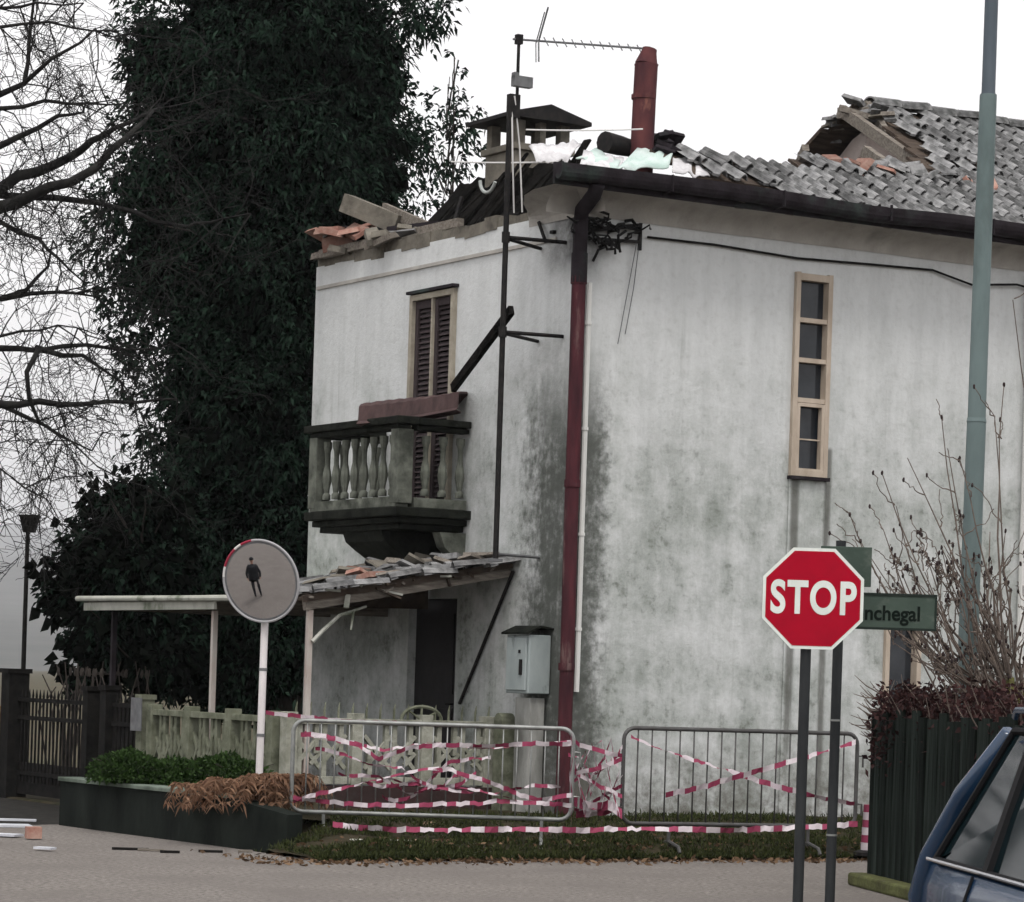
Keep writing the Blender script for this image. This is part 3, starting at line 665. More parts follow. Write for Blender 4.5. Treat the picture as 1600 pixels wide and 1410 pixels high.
# ------------------------------------------------------------------ debris heap on the far end of the side wall
def heap(i):
    y = random.uniform(3.5, 5.4); k = 1 - abs(y - 5.0) / 1.9
    return (random.uniform(-.12, .5), y, 6.1 + random.uniform(0, .28) * max(.1, k)), (random.uniform(.15, .34), random.uniform(.25, .5), random.uniform(.03, .07)), (random.gauss(0, .3), random.gauss(0, .25), random.gauss(0, .6))
rubble(40, heap, [M_brick, M_tile, M_mas, M_brick, M_wood, M_gut], 'heap_piece', 'broken {} in the heap on the side wall end', '{}s in the heap on the side wall')
def loose_beam(name, a, b, w, h, m_, label):
    o = MB().bar(a, b, w, h).build(name, m_); o.location = (CX, CY, 0); o.rotation_euler = (0, 0, TH); tag(o, label, 'beam'); return o
def hp(u, v, Y): return loc(at(u, v, Y))
loose_beam('fallen_beam', hp(541, 318, 32.6), hp(625, 352, 32.2), .17, .2, M_mas, 'thick grey fallen beam sticking up from the rubble heap')
loose_beam('fallen_beam', hp(600, 326, 32.5), hp(668, 356, 31.8), .06, .12, M_wood, 'pale splintered beam leaning right of the thick grey one')
loose_beam('fallen_beam', hp(520, 372, 32.9), hp(690, 352, 31.6), .07, .09, M_gut, 'dark beam lying flat along the rubble heap')
loose_beam('fallen_beam', hp(503, 398, 32.9), hp(720, 348, 30.9), .08, .09, M_wood, 'long weathered wall plate along the top of the side wall')
loose_beam('fallen_beam', hp(710, 348, 31.2), hp(722, 308, 31.3), .035, .035, M_black, 'thin upright stick on the black-boarded side of the roof')
loose_beam('fallen_beam', hp(505, 385, 32.8), hp(552, 372, 32.6), .04, .16, M_brick, 'reddish broken board at the left end of the heap')

# ------------------------------------------------------------------ sheets and junk by the gutter corner
def sheet_thing(name, corners, m_, label, cat, waves=6, amp=.02, nx=18, ny=4):
    a, b, c, d = [Vector(q) for q in corners]; mb = MB(); rows = []
    for i in range(ny):
        t = i / (ny - 1); rows.append([(a.lerp(b, s / nx)).lerp(d.lerp(c, s / nx), t) + Vector((0, 0, amp * (.45 * math.sin(s / nx * waves * 2 * math.pi) + 1.3 * noise.noise((s * .33, i * 1.1, waves * 3.7))))) for s in range(nx + 1)])
    mb.sheet(rows); o = mb.build(name, m_, smooth=True); sm = o.modifiers.new('thick', 'SOLIDIFY'); sm.thickness = .012
    o.location = (CX, CY, 0); o.rotation_euler = (0, 0, TH); tag(o, label, cat); return o
sheet_thing('corrugated_sheet', (hp(838, 252, 28.9), hp(885, 252, 29.1), hp(908, 222, 29.9), hp(826, 226, 29.7)), M_white, 'white corrugated sheet lying at the broken gutter end', 'sheet', 5, .025)
sheet_thing('plastic_sheet', (hp(905, 258, 28.2), hp(972, 268, 28.6), hp(975, 244, 29.2), hp(912, 236, 29.0)), M_white, 'crumpled pale sheet in the gutter left of the flue', 'sheet', 2, .03)
sheet_thing('plastic_sheet', (hp(958, 266, 28.5), hp(1045, 258, 28.9), hp(1055, 228, 29.6), hp(1000, 228, 29.5)), M_mint, 'mint green sheet sloping up right beside the flue foot', 'sheet', 2, .03)
sheet_thing('plastic_sheet', (hp(900, 246, 28.6), hp(965, 262, 28.6), hp(970, 250, 29.0), hp(930, 232, 29.2)), M_mint, 'mint green strip in the gutter below the black drum', 'sheet', 2, .02)
sheet_thing('plastic_sheet', (hp(1050, 268, 28.7), hp(1110, 276, 29.0), hp(1100, 250, 29.6), hp(1052, 240, 29.5)), M_white, 'torn pale sheet under the first tiles right of the flue', 'sheet', 3, .03)
p0, p1 = hp(945, 222, 29.3), hp(985, 232, 29.6)
o = MB().tube([p0, p0.lerp(p1, .5), p1], [.105, .10, .085], 12).build('black_drum', M_black, smooth='auto'); o.location = (CX, CY, 0); o.rotation_euler = (0, 0, TH); tag(o, 'black cylinder lying left of the rusty flue', 'drum')
for i in range(9):
    q = MB(); p = hp(random.uniform(1018, 1062), random.uniform(215, 250), 29.4 + .1 * i); q.box(p, (random.uniform(.1, .25), random.uniform(.1, .3), .04), Matrix.Rotation(random.uniform(-.7, .7), 3, 'X') @ Matrix.Rotation(random.uniform(-.5, .5), 3, 'Y'))
    o = q.build('slate_shard', M_gut); o.location = (CX, CY, 0); o.rotation_euler = (0, 0, TH); tag(o, 'black slate shard in the pile right of the flue foot', 'shard', 'black shards by the flue')

# ------------------------------------------------------------------ antenna mast
MX, MY = -.61, .39
ant = thing('antenna_mast', 'tall black antenna mast bracketed to the house corner', 'antenna', (CX, CY, 0), TH)
zb = onL(766, 876, .61).z
ztop1 = loc(at(795, 150, 28.5)).z; ztop = loc(at(812, 55, 28.5)).z
q = MB(); q.tube([(MX, MY, zb), (MX, MY, ztop1)], .028, 8); q.build('mast', M_black, ant, smooth='auto')
off = .075
q = MB(); q.tube([(MX + off, MY, ztop1 - .2), (MX + off, MY, ztop)], .016, 8); q.build('mast', M_black, ant)
q = MB(); q.box((MX + off / 2, MY, ztop1 - .09), (.11, .07, .22)); q.build('clamp', M_black, ant)
M_box = mat('grey_box', (.16, .165, .17), .6, (.11, .11, .115), 8, 4)
q = MB(); q.box((MX + off + .02, MY - .05, ztop1 + .14), (.2, .07, .10)); q.box((MX + off - .055, MY - .05, ztop1 + .19), (.05, .06, .06)); q.build('amplifier_box', M_box, ant)
bx0 = Vector((MX + off, MY, ztop - .03)); tip = loc(at(1004, 76, 28.6))
q = MB(); q.tube([bx0 - (tip - bx0) * .05, tip], .011, 6); boom = q.build('boom', M_box, ant)
for i in range(11):
    p = bx0.lerp(tip, .22 + i * .075); e = D2.copy(); q = MB(); ln = .16 - i * .004
    ed = Vector((.12, .75, .65)).normalized(); q.tube([p - ed * ln * .5, p + ed * ln * .5], .006, 5); q.build('element', M_box, ant)
for sgn in (1, -1):
    p = bx0.lerp(tip, .16); q = MB(); tgt = loc(at(857, 10, 28.3)) if sgn > 0 else loc(at(842, 97, 28.3))
    q.tube([p, p.lerp(tgt, .97)], .009, 5); q.tube([p + Vector((.03, .1, 0)), p.lerp(tgt, .9) + Vector((.03, .1, 0))], .006, 5); q.build('reflector', M_box, ant)
q = MB(); q.box((bx0.x, bx0.y, bx0.z), (.06, .06, .09)); q.build('clamp', M_black, ant)
for z in (loc(at(790, 371, 28.52)).z, loc(at(785, 519, 28.52)).z):
    q = MB(); q.tube([(MX, MY, z), (-.004, .28, z)], .02, 6); q.tube([(MX, MY, z - .01), (-.004, .74, z - .01)], .018, 6); q.tube([(MX, MY, z - .05), (MX, MY, z + .05)], .04, 8); q.build('bracket', M_black, ant)
q = MB(); q.tube([(MX, MY, zb + .06), (-.004, .60, zb + .06)], .016, 6); q.box((MX, MY, zb), (.10, .10, .03)); q.build('bracket', M_box, ant)
# pale aerial leads and stay wires
def wire(name, pts, r, m_, label, cat='cable', sag=0.0, n=12):
    P = [Vector(p) for p in pts]; out = []
    for a, b in zip(P[:-1], P[1:]):
        for i in range(n): t = i / n; out.append(a.lerp(b, t) - Vector((0, 0, sag * 4 * t * (1 - t))))
    out.append(P[-1]); o = MB().tube(out, r, 5).build(name, m_); return tag(o, label, cat)
M_lead = mat('pale_cable', (.62, .61, .6), .6)
wire('aerial_cable', [at(705, 253, 30.5), at(872, 253, 28.9)], .008, M_lead, 'pale cable stretched level from the tree to the gutter corner', sag=.01)
wire('aerial_cable', [at(822, 203, 28.5), at(1004, 202, 29.3)], .008, M_lead, 'pale stay wire from the mast to the rusty flue', sag=.01)
wire('aerial_cable', [at(800, 172, 28.5), at(801, 250, 28.5), at(803, 333, 28.6)], .008, M_lead, 'pale aerial lead hanging close to the mast')
wire('aerial_cable', [at(804, 150, 28.5), at(812, 230, 28.6), at(816, 332, 28.7)], .008, M_lead, 'pale aerial lead hanging to the right of the other one')
wire('wall_cable', [wld(.72, -.03, 5.80)] + [wld(x, -.03, 5.80 + .025 * math.sin(x * 1.9)) for x in (1.5, 2.5, 3.4, 4.2)] + [wld(4.7, -.05, 5.72), wld(5.3, -.05, 5.78), wld(6.4, -.03, 5.64)], .012, M_cable, 'black cable running along the street wall under the cornice', n=6)
# burnt cable tangle and bracket at the corner
q = MB(); q.bar((.12, -.05, 5.72), (.62, -.05, 5.74), .02, .03); q.bar((.62, -.05, 5.92), (.62, -.05, 5.66), .03, .03); q.bar((.08, -.05, 5.80), (.62, -.06, 5.90), .03, .04)
brk = thing('wire_bracket', 'black iron service bracket with tangled cables at the house corner', 'bracket', (CX, CY, 0), TH); q.build('arm', M_black, brk)
for i in range(26):
    a = Vector((random.uniform(-.1, .45), -.06 - random.random() * .06, random.uniform(5.68, 5.92))); pts = [a]
    for k in range(5): pts.append(pts[-1] + Vector((random.gauss(.0, .08), random.gauss(0, .02), random.gauss(-.01, .04))))
    for p_ in pts: p_.y = min(p_.y, -.03)
    q = MB(); q.tube(pts, random.choice((.009, .014, .018)), 5); q.build('cable', M_cable, brk)
q = MB(); q.tube([(.60, -.06, 5.85), (.52, -.03, 5.3), (.42, -.03, 4.75)], .005, 4); q.tube([(.62, -.06, 5.85), (.58, -.03, 5.3), (.50, -.03, 4.85)], .005, 4); q.build('drop_wire', M_box, brk)
q = MB(); q.box((-.02, .5, 5.83), (.04, .06, .03)); q.tube([(-.03, .75, 5.95), (-.05, .66, 5.86), (-.05, .58, 5.74)], .02, 6); q.build('hook', M_black, brk)
# ------------------------------------------------------------------ garden fences, gate, planter, meter box
M_fence = mat('mossy_concrete_fence', (.19, .20, .15), .95, (.10, .108, .075), 6, 8, bump=.5, col3=(.05, .055, .04), scale3=4, lo3=.54, hi3=.7)
M_plinth = mat('red_brown_plinth', (.06, .034, .034), .9, (.035, .026, .025), 4, 8, bump=.4, col3=(.09, .085, .075), scale3=2, lo3=.58, hi3=.72)
M_iron = mat('dark_gate_paint', (.007, .007, .007), .8, (.016, .015, .014), 9, 5)
M_planter = mat('algae_concrete', (.008, .010, .009), .95, (.017, .021, .018), 3, 8, (1, 1, .4), bump=.5, col3=(.012, .014, .012), scale3=1.4, lo3=.5, hi3=.7)
M_edge = mat('planter_coping', (.16, .19, .16), .9, (.06, .075, .06), 3, 6)
FZ = 1.10
M_fence2 = mat('pale_concrete_fence', (.36, .36, .31), .95, (.21, .215, .17), 6, 8, bump=.5, col3=(.07, .075, .055), scale3=4, lo3=.56, hi3=.72)
def pattern_fence(root, a, b, z0, z1, bays, seed, plinth=None, fm=None):
    """precast concrete fence: posts, rails, pickets with crossing braces in each bay"""
    rs = random.Random(seed); a, b = Vector((*a, 0)), Vector((*b, 0)); d = (b - a); L = d.length; d.normalize(); nrm = Vector((d.y, -d.x, 0))
    def P(t, z, o=0): q = a + d * t + nrm * o; return Vector((q.x, q.y, z))
    def bar(nm, p, q, w, h): MB().bar(p, q, w * 1.15, h).build(nm, fm or M_fence, root, bevel=.004)
    if plinth:
        MB().bar(P(0, (z0 + plinth) / 2), P(L, (z0 + plinth) / 2), .16, z0 - plinth).build('plinth', M_plinth, root)
    bar('rail', P(0, z1 - .03), P(L, z1 - .03), .09, .06); bar('rail', P(0, z0 + .05), P(L, z0 + .05), .085, .07)
    bw = L / bays
    for i in range(bays + 1):
        bar('post', P(min(max(i * bw, .05), L - .05), z0 - .05), P(min(max(i * bw, .05), L - .05), z1 + .05), .12, .12)
    for i in range(bays):
        t0, t1 = i * bw + .07, (i + 1) * bw - .07; n = max(3, int((t1 - t0) / .085))
        for k in range(1, n):
            t = t0 + (t1 - t0) * k / n; top = z1 - .06 if rs.random() > .15 else z1 - rs.uniform(.15, .4)
            if (k % 3) == 1: bar('picket', P(t, z0 + .08), P(t, top), .045, .05)
            elif (k % 3) == 2:
                bar('brace', P(t - .15, z0 + .16, .005), P(t + .14, z1 - .16, .005), .035, .04); bar('brace', P(t + .14, z0 + .16, .001), P(t - .15, z1 - .16, .001), .036, .04)
            else: bar('picket', P(t, z0 + .30), P(t, z1 - .06), .05, .045); bar('picket', P(t - .055, z0 + .20), P(t + .055, z0 + .32), .04, .04)
f1 = thing('concrete_fence', 'mossy patterned concrete garden fence behind the planter and mirror', 'fence', (CX, CY, 0), TH)
pattern_fence(f1, (-2.42, 1.28), (-2.42, 4.12), .34, FZ, 3, 3, .1)
f2 = thing('concrete_fence', 'patterned concrete fence on red-brown plinth behind the left crowd barrier', 'fence', (CX, CY, 0), TH)
pattern_fence(f2, (-2.42, 1.12), (-.16, 1.12), .46, FZ, 3, 5, .1, M_fence2)
for i in range(15):                                     # iron finials on the fence by the porch
    x = -2.3 + i * .15; q = MB(); q.tube([(x, 1.12, FZ), (x, 1.12, FZ + .08), (x + .01, 1.12, FZ + .15)], [.012, .012, .004], 5); q.build('finial', M_fence, f2)
q = MB(); c0 = Vector((-.95, 1.12, FZ)); q.tube([c0 + Vector((.22 * math.cos(t), 0, .13 * math.sin(t))) for t in [math.pi * i / 12 for i in range(13)]], .018, 6)
for t in (.7, 1.57, 2.3): q.tube([c0, c0 + Vector((.21 * math.cos(t), 0, .12 * math.sin(t)))], .011, 5)
q.build('fan_ornament', M_fence, f2)
ps = thing('fence_post', 'short grey gate post with rounded top beside the meter box', 'post', wld(-.17, .86, 0), TH)
q = MB(); q.box((0, 0, .62), (.15, .15, 1.0)); q.build('shaft', M_fence, ps); q = MB(); q.tube([(-.075, 0, 1.12), (.075, 0, 1.12)], .072, 12); q.build('cap', M_fence, ps)

gate = thing('iron_gate', 'dark iron double gate at the far left with thin bars', 'gate', (CX, CY, 0), TH)
gx = -2.42
for y, h, w in ((7.9, 1.42, .24), (5.72, 1.26, .14), (5.22, 1.28, .16), (4.3, 1.2, .14)):
    q = MB(); q.box((gx, y, h / 2), (w, w, h)); q.box((gx, y, h + .02), (w * 1.2, w * 1.2, .05)); q.build('post', M_iron if y > 5 else M_fence, gate)
for y0, y1 in ((5.80, 7.77), (4.39, 5.13)):
    for z in (.30, .92, 1.12): q = MB(); q.bar((gx, y0, z), (gx, y1, z), .03, .045); q.build('rail', M_iron, gate)
    q = MB(); q.box((gx + .01, (y0 + y1) / 2, .24 if y0 > 5 else .62), (.012, y1 - y0, .36 if y0 > 5 else 1.05)); q.build('panel', M_iron, gate)
    n = int((y1 - y0) / .10)
    for k in range(1, n): yy = y0 + (y1 - y0) * k / n; q = MB(); q.tube([(gx, yy, .2), (gx, yy, 1.16)], .013, 5); q.tube([(gx, yy, 1.16), (gx, yy, 1.24)], [.016, .003], 5); q.build('bar', M_iron, gate)
nt = thing('notice_plate', 'small grey plate fixed to the post between gate and fence', 'plate', wld(-2.52, 4.26, 0), TH)
q = MB(); q.box((-.01, .02, 1.04), (.012, .26, .34)); q.build('plate', M_box, nt); q = MB(); q.box((.004, .02, 1.04), (.012, .04, .2)); q.build('backing', M_black, nt)

pl = thing('planter_wall', 'low dark algae-covered planter wall curving round the mirror post', 'planter', (CX, CY, 0), TH)
path = [(-3.98, 2.5), (-3.93, 1.2), (-3.86, 0), (-3.80, -.8), (-3.74, -1.25), (-3.62, -1.52)]
def sweep(path, w, z0f, z1f):
    mb = MB(); rows = []
    for i, (x, y) in enumerate(path):
        a = Vector(path[max(i - 1, 0)]); b = Vector(path[min(i + 1, len(path) - 1)]); d = (b - a).normalized(); nn = Vector((-d.y, d.x)); t = i / (len(path) - 1)
        rows.append([(x - nn.x * s * w / 2, y - nn.y * s * w / 2, z) for s, z in ((-1, z0f(t)), (-1, z1f(t)), (1, z1f(t)), (1, z0f(t)))])
    mb.sheet(rows)
    for r_ in (rows[0], rows[-1]): mb.add(r_, [(0, 1, 2, 3)])
    return mb
sweep(path, .2, lambda t: 0, lambda t: .42 - .10 * max(0, t - .62) / .38).build('wall', M_planter, pl)
sweep(path[:4], .25, lambda t: .423, lambda t: .46).build('coping', M_edge, pl, bevel=.01)
q = MB(); q.sheet([[(-3.86, 2.5, .36), (-2.6, 2.5, .36)], [(-3.82, 0.0, .38), (-2.6, 0.0, .36)], [(-3.7, -1.0, .32), (-3.0, -1.0, .27)], [(-3.5, -1.42, .28), (-3.25, -1.3, .26)]]); q.build('soil', M_verge, pl)

mb_ = thing('meter_box', 'grey metal meter box on a pale pedestal against the side wall', 'meter box', (CX, CY, 0), TH)
a, b = onL(787, 1040, .22), onL(852, 1040, 0.0)
zt, zl = onL(820, 992, .2).z, onL(820, 1084, .2).z
M_meter = mat('meter_grey', (.36, .40, .40), .6, (.27, .31, .31), 4, 6, (1, 1, .4), bump=.1, col3=(.12, .14, .13), scale3=5, lo3=.62, hi3=.75)
q = MB(); q.box((-.13, .52, (zt + zl) / 2), (.24, .42, zt - zl)); q.build('case', M_meter, mb_, bevel=.01)
q = MB(); q.box((-.262, .52, (zt + zl) / 2), (.02, .36, zt - zl - .06)); dd = q.build('door', M_meter, mb_, bevel=.006)
q = MB(); q.box((-.276, .42, (zt + zl) / 2 - .03), (.012, .05, .15)); q.box((-.276, .45, (zt + zl) / 2 + .12), (.012, .03, .03)); q.build('lock_slot', M_black, dd)
q = MB(); q.prism([(-.30, .28, zt), (-.30, .76, zt), (-.14, .76, zt + .07), (0.0, .76, zt + .05), (-.0, .28, zt + .05), (-.14, .28, zt + .07)], (0, 0, .02)); q.build('roof', M_concD, mb_)
q = MB(); q.box((-.11, .5, (zl + .1) / 2 - .02), (.16, .27, zl - .14)); q.build('pedestal', mat('grimy_pedestal', (.42, .42, .40), .9, (.26, .265, .25), 3, 7, (1, 1, .35), col3=(.10, .10, .09), scale3=1.6, lo3=.5, hi3=.68), mb_)

# ------------------------------------------------------------------ crowd barriers
M_galv = mat('galvanised', (.30, .31, .30), .5, (.19, .195, .19), 7, 5, metal=.5, bump=.1)
M_galvD = mat('galvanised_dark', (.10, .10, .10), .55, (.07, .068, .066), 7, 5, metal=.4)
def barrier(label, A, B, z0, z1, nb, m_, feet):
    A, B = Vector(A), Vector(B); d = (B - A); L = d.length; root = thing('crowd_barrier', label, 'barrier', (A.x, A.y, 0), math.atan2(d.y, d.x), 'crowd barriers along the verge')
    r = .10; q = MB(); pts = []
    for cx, cz, a0 in ((L - r, z1 - r, 90), (L - r, z0 + r, 0), (r, z0 + r, -90), (r, z1 - r, -180)):
        for k in range(6): t = R(a0 - k * 18); pts.append((cx + r * math.cos(t), 0, cz + r * math.sin(t)))
    pts.append(pts[0]); q.tube(pts, .019, 8, caps=False); q.build('frame', m_, root, smooth=True)
    b0 = None
    for k in range(1, nb):
        x = L * k / nb
        if b0 is None: q = MB(); q.tube([(0, 0, z0), (0, 0, z1)], .007, 6); b0 = q.build('bar', m_, root, smooth=True); b0.location.x = x
        else: share(b0, root, (x, 0, 0))
    for x, zf in feet:
        q = MB(); q.tube([(x, 0, z0), (x, 0, zf + .06)], .016, 6); q.tube([(x - .0, -.26, zf), (x, -.22, zf + .05), (x, 0, zf + .09), (x, .22, zf + .05), (x, .26, zf)], .016, 6); q.build('foot', m_, root)
    q = MB(); q.tube([(L + .01, 0, z0 + .2), (L + .06, 0, z0 + .2), (L + .06, 0, z0 + .1)], .01, 5); q.tube([(L + .01, 0, z1 - .2), (L + .06, 0, z1 - .2), (L + .06, 0, z1 - .3)], .01, 5); q.build('hook', m_, root)
    return root
A1, B1 = at(455, 1250, 25.75), at(893, 1250, 25.75)
barrier('grey crowd barrier wrapped in tape in front of the concrete fence', (A1.x, A1.y, 0), (B1.x, B1.y, 0), .33, 1.11, 20, M_galv, ((.28, .04), (B1.x - A1.x - .25, .08)))
A2, B2 = at(972, 1250, 26.1), at(1337, 1250, 26.9)
barrier('thin dark crowd barrier standing before the plain street wall', (A2.x, A2.y, 0), (B2.x, B2.y, 0), .30, 1.13, 17, M_galvD, ((.45, .06), (1.8, .06)))
# striped post at the fence corner
sp = thing('striped_post', 'short red and white striped post beside the dark slatted fence', 'post', (3.27, 27.0, .04), 0)
M_tred = mat('tape_red', (.27, .05, .10), .5, (.19, .035, .065), 5, 4); M_twht = mat('tape_white', (.56, .51, .53), .5, (.42, .36, .39), 6, 4)
for i in range(6):
    q = MB(); q.tube([(0, 0, .05 + i * .068), (0, 0, .05 + (i + 1) * .068 - .002)], .095 - i * .003, 14); q.build('band', M_tred if i % 2 else M_twht, sp, smooth='auto')
q = MB(); q.lathe([(.16, 0), (.16, .03), (.10, .05)], n=14); q.build('base', M_black, sp)

# ------------------------------------------------------------------ red and white tape
def tape(pts, label, w=.040, step=.11, twist=1.0, seed=0, sag=0.0):
    rs = random.Random(seed); P = [Vector(p) for p in pts]; seg = []
    for a, b in zip(P[:-1], P[1:]):
        n = max(2, int((b - a).length / (step / 3)))
        for i in range(n): t = i / n; seg.append(a.lerp(b, t) - Vector((0, 0, sag * 4 * t * (1 - t))))
    seg.append(P[-1]); mb = MB(); ang = rs.uniform(-.5, .5); dist = 0.0; vs = []; fs = []; mi = []
    for i, p in enumerate(seg):
        if i: dist += (p - seg[i - 1]).length
        ang += rs.gauss(0, twist * .22); ang *= .97
        upv = Vector((0, math.sin(ang), math.cos(ang))) * w / 2; j = Vector((0, rs.gauss(0, .004), rs.gauss(0, .004)))
        vs += [p - upv + j, p + upv + j]
        if i: fs.append((2 * i - 2, 2 * i, 2 * i + 1, 2 * i - 1)); mi.append(int(dist / step) % 2)
    mb.v = [tuple(v) for v in vs]; mb.f = fs; mb.m = mi
    return tag(mb.build('barrier_tape', [M_tred, M_twht]), label, 'tape', 'red and white barrier tape')
def tp(lst, Y): return [at(u, v, Y) for u, v in lst]
YB = 25.70
tape(tp([(470, 1148), (510, 1150), (560, 1165), (592, 1186), (640, 1168), (690, 1164), (760, 1166), (830, 1162), (893, 1163)], YB), 'tape along the upper part of the left barrier', seed=1)
tape(tp([(476, 1146), (540, 1160), (600, 1172), (680, 1160), (745, 1170), (800, 1168), (893, 1158)], YB + .06), 'second tape tangled just behind the upper tape of the left barrier', seed=2)
tape(tp([(458, 1252), (500, 1240), (560, 1226), (610, 1214), (660, 1203), (686, 1200)], YB - .03), 'tape rising from the lower left corner of the left barrier', seed=3)
tape(tp([(676, 1206), (700, 1202), (740, 1215), (780, 1228), (800, 1238), (840, 1250), (893, 1243)], YB - .03), 'tape falling to the right across the left barrier', seed=4)
tape(tp([(458, 1247), (500, 1253), (560, 1258), (640, 1259), (720, 1256), (790, 1252), (893, 1258)], YB - .05), 'tape low along the left barrier above its bottom rail', seed=5)
tape(tp([(520, 1288), (560, 1293), (620, 1296), (700, 1297), (800, 1296), (900, 1297), (980, 1296), (1060, 1295), (1140, 1298), (1250, 1293), (1340, 1288)], YB - .2), 'long tape near the ground in front of both barriers', w=.05, seed=6)
tape(tp([(415, 1114), (470, 1120), (540, 1127), (620, 1130)], 25.75), 'tape from the mirror post to the left barrier top', w=.035, seed=7, twist=.2)
tape(tp([(893, 1160), (925, 1170), (972, 1182)], 25.8), 'tape bridging the gap between the barriers at the top', seed=8)
tape(tp([(972, 1186), (940, 1200), (900, 1208)], 25.8), 'tape rising right in the gap between the barriers', seed=9)
tape(tp([(895, 1205), (925, 1222), (972, 1245)], 25.85), 'tape falling right in the gap between the barriers', seed=10)
tape(tp([(972, 1227), (950, 1240), (920, 1258), (897, 1268)], 25.9), 'tape rising right low in the gap between the barriers', seed=11)
tape(tp([(897, 1252), (925, 1262), (950, 1258), (972, 1272)], 25.85), 'crumpled tape at the bottom of the gap between the barriers', w=.09, seed=12, twist=1.4)
tape(tp([(900, 1272), (940, 1268), (972, 1262)], 25.95), 'crumpled tape end lying lowest in the gap between the barriers', w=.09, seed=13, twist=1.4)
tape(tp([(893, 1150), (895, 1185), (890, 1215), (895, 1250), (892, 1290)], 25.68), 'tape wound down the right end of the left barrier', w=.07, seed=14, twist=1.4)
for k in range(5):
    rs = random.Random(50 + k); u0 = rs.uniform(458, 600); u1 = rs.uniform(720, 895); va, vb = rs.uniform(1148, 1272), rs.uniform(1148, 1272); n_ = 7
    tape([at(u0 + (u1 - u0) * i / n_, va + (vb - va) * i / n_ + rs.gauss(0, 7) + 14 * math.sin(math.pi * i / n_), YB + rs.choice((-.05, .05)) + rs.gauss(0, .01)) for i in range(n_ + 1)], 'loose tape strand tangled through the bars of the left barrier', w=.034, seed=80 + k, twist=1.8)
for k in range(7):
    rs = random.Random(70 + k); n_ = 5
    tape([at(893 + 79 * i / n_ + rs.gauss(0, 3), rs.uniform(1155, 1278), 25.85 + rs.gauss(0, .05)) for i in range(n_ + 1)], 'loose tape strand tangled in the gap between the barriers', w=.036, seed=90 + k, twist=2.0)
def lerpY(u): return 26.1 + (26.9 - 26.1) * (u - 972) / (1337 - 972) - .04
tape([at(u, v, lerpY(u)) for u, v in ((986, 1152), (1030, 1170), (1090, 1190), (1150, 1208), (1210, 1228), (1290, 1248), (1335, 1256))], 'tape falling to the right across the right barrier', w=.05, seed=15)
tape([at(u, v, lerpY(u) - .03) for u, v in ((1040, 1242), (1100, 1230), (1150, 1214), (1210, 1198), (1270, 1180), (1337, 1160))], 'tape rising to the right across the right barrier', w=.05, seed=16)
# stones and a pale block in the grass
def stone(name, u, v, z, s, m_, label, grp=None, cat='stone'):
    p = gnd(u, v, z); q = MB(); q.blob((0, 0, s[2] * .5), s[0], s[1], s[2], 7, 5, .22); o = q.build(name, m_); o.location = p; tag(o, label, cat, grp); return o
M_tan = mat('tan_rubble', (.36, .25, .18), .95, (.22, .15, .11), 9, 7, bump=.5)
M_lime = mat('pale_block', (.55, .54, .47), .9, (.4, .4, .34), 7, 6, bump=.3)
for i, (u, v, s) in enumerate(((690, 1322, (.17, .1, .10)), (668, 1318, (.12, .1, .13)), (712, 1322, (.12, .1, .07)), (650, 1328, (.16, .08, .06)))):
    stone('rubble_stone', u, v, .05, s, M_tan, ('broad tan stone at the right of the heap in the grass', 'tallest tan stone in the heap under the left barrier', 'rightmost small tan stone under the left barrier', 'flat tan stone touching the long pale block')[i], 'tan stones in the grass', 'stone')
q = MB(); q.box((0, 0, .05), (.30, .12, .09), Matrix.Rotation(.1, 3, 'Z')); o = q.build('pale_block', M_lime, bevel=.01); o.location = gnd(617, 1330, .04); tag(o, 'long pale block lying in the grass beside the tan stones', 'block')
q = MB(); q.box((0, 0, .05), (.11, .1, .10), Matrix.Rotation(.3, 3, 'Z')); o = q.build('pale_block', M_lime, bevel=.01); o.location = gnd(557, 1330, .04); tag(o, 'small square pale block in the grass left of the long one', 'block')
# pale patches painting puddle shine, and litter, on the road at the left edge
M_shine = mat('puddle_shine', (.6, .62, .66), .35, (.45, .46, .5), 5, 4)
for i, (u, v, w, h) in enumerate(((12, 1292, .42, .20), (28, 1284, .35, .08), (5, 1308, .3, .12), (70, 1330, .16, .06))):
    q = MB(); q.box((0, 0, .012 + .004 * i), (w, h * 1.6, .018), Matrix.Rotation(random.uniform(-.4, .4), 3, 'Z')); o = q.build('shine_patch', M_shine); o.location = gnd(u, v, 0); tag(o, ('largest pale puddle-shine patch on the road at the left edge', 'farthest thin pale puddle-shine patch on the road at the left edge', 'nearest of the pale puddle-shine patches cut by the left edge', 'small pale puddle-shine patch on the road right of the red brick')[i], 'shard', 'pale puddle-shine patches on the road')
q = MB(); q.box((0, 0, .06), (.13, .12, .10), Matrix.Rotation(.3, 3, 'Z')); o = q.build('brick', M_brick); o.location = gnd(52, 1312, 0); tag(o, 'broken red brick on the road at the left', 'brick')
for i, (u, v, l_) in enumerate(((175, 1328, .30), (215, 1330, .22), (250, 1333, .16), (372, 1332, .12), (310, 1332, .2))):
    q = MB(); q.bar((0, 0, .012), (l_, .02, .012), .035, .02); o = q.build('roof_lath', M_wood if i % 2 else M_iron); o.location = gnd(u, v, 0); tag(o, ('leftmost and longest dark splinter on the road before the planter', 'brown splinter overlapping the longest dark one on the road', 'dark splinter third from the left before the planter', 'short brown splinter nearest the verge grass', 'dark splinter second from the right before the planter')[i], 'splinter', 'wood splinters by the planter')

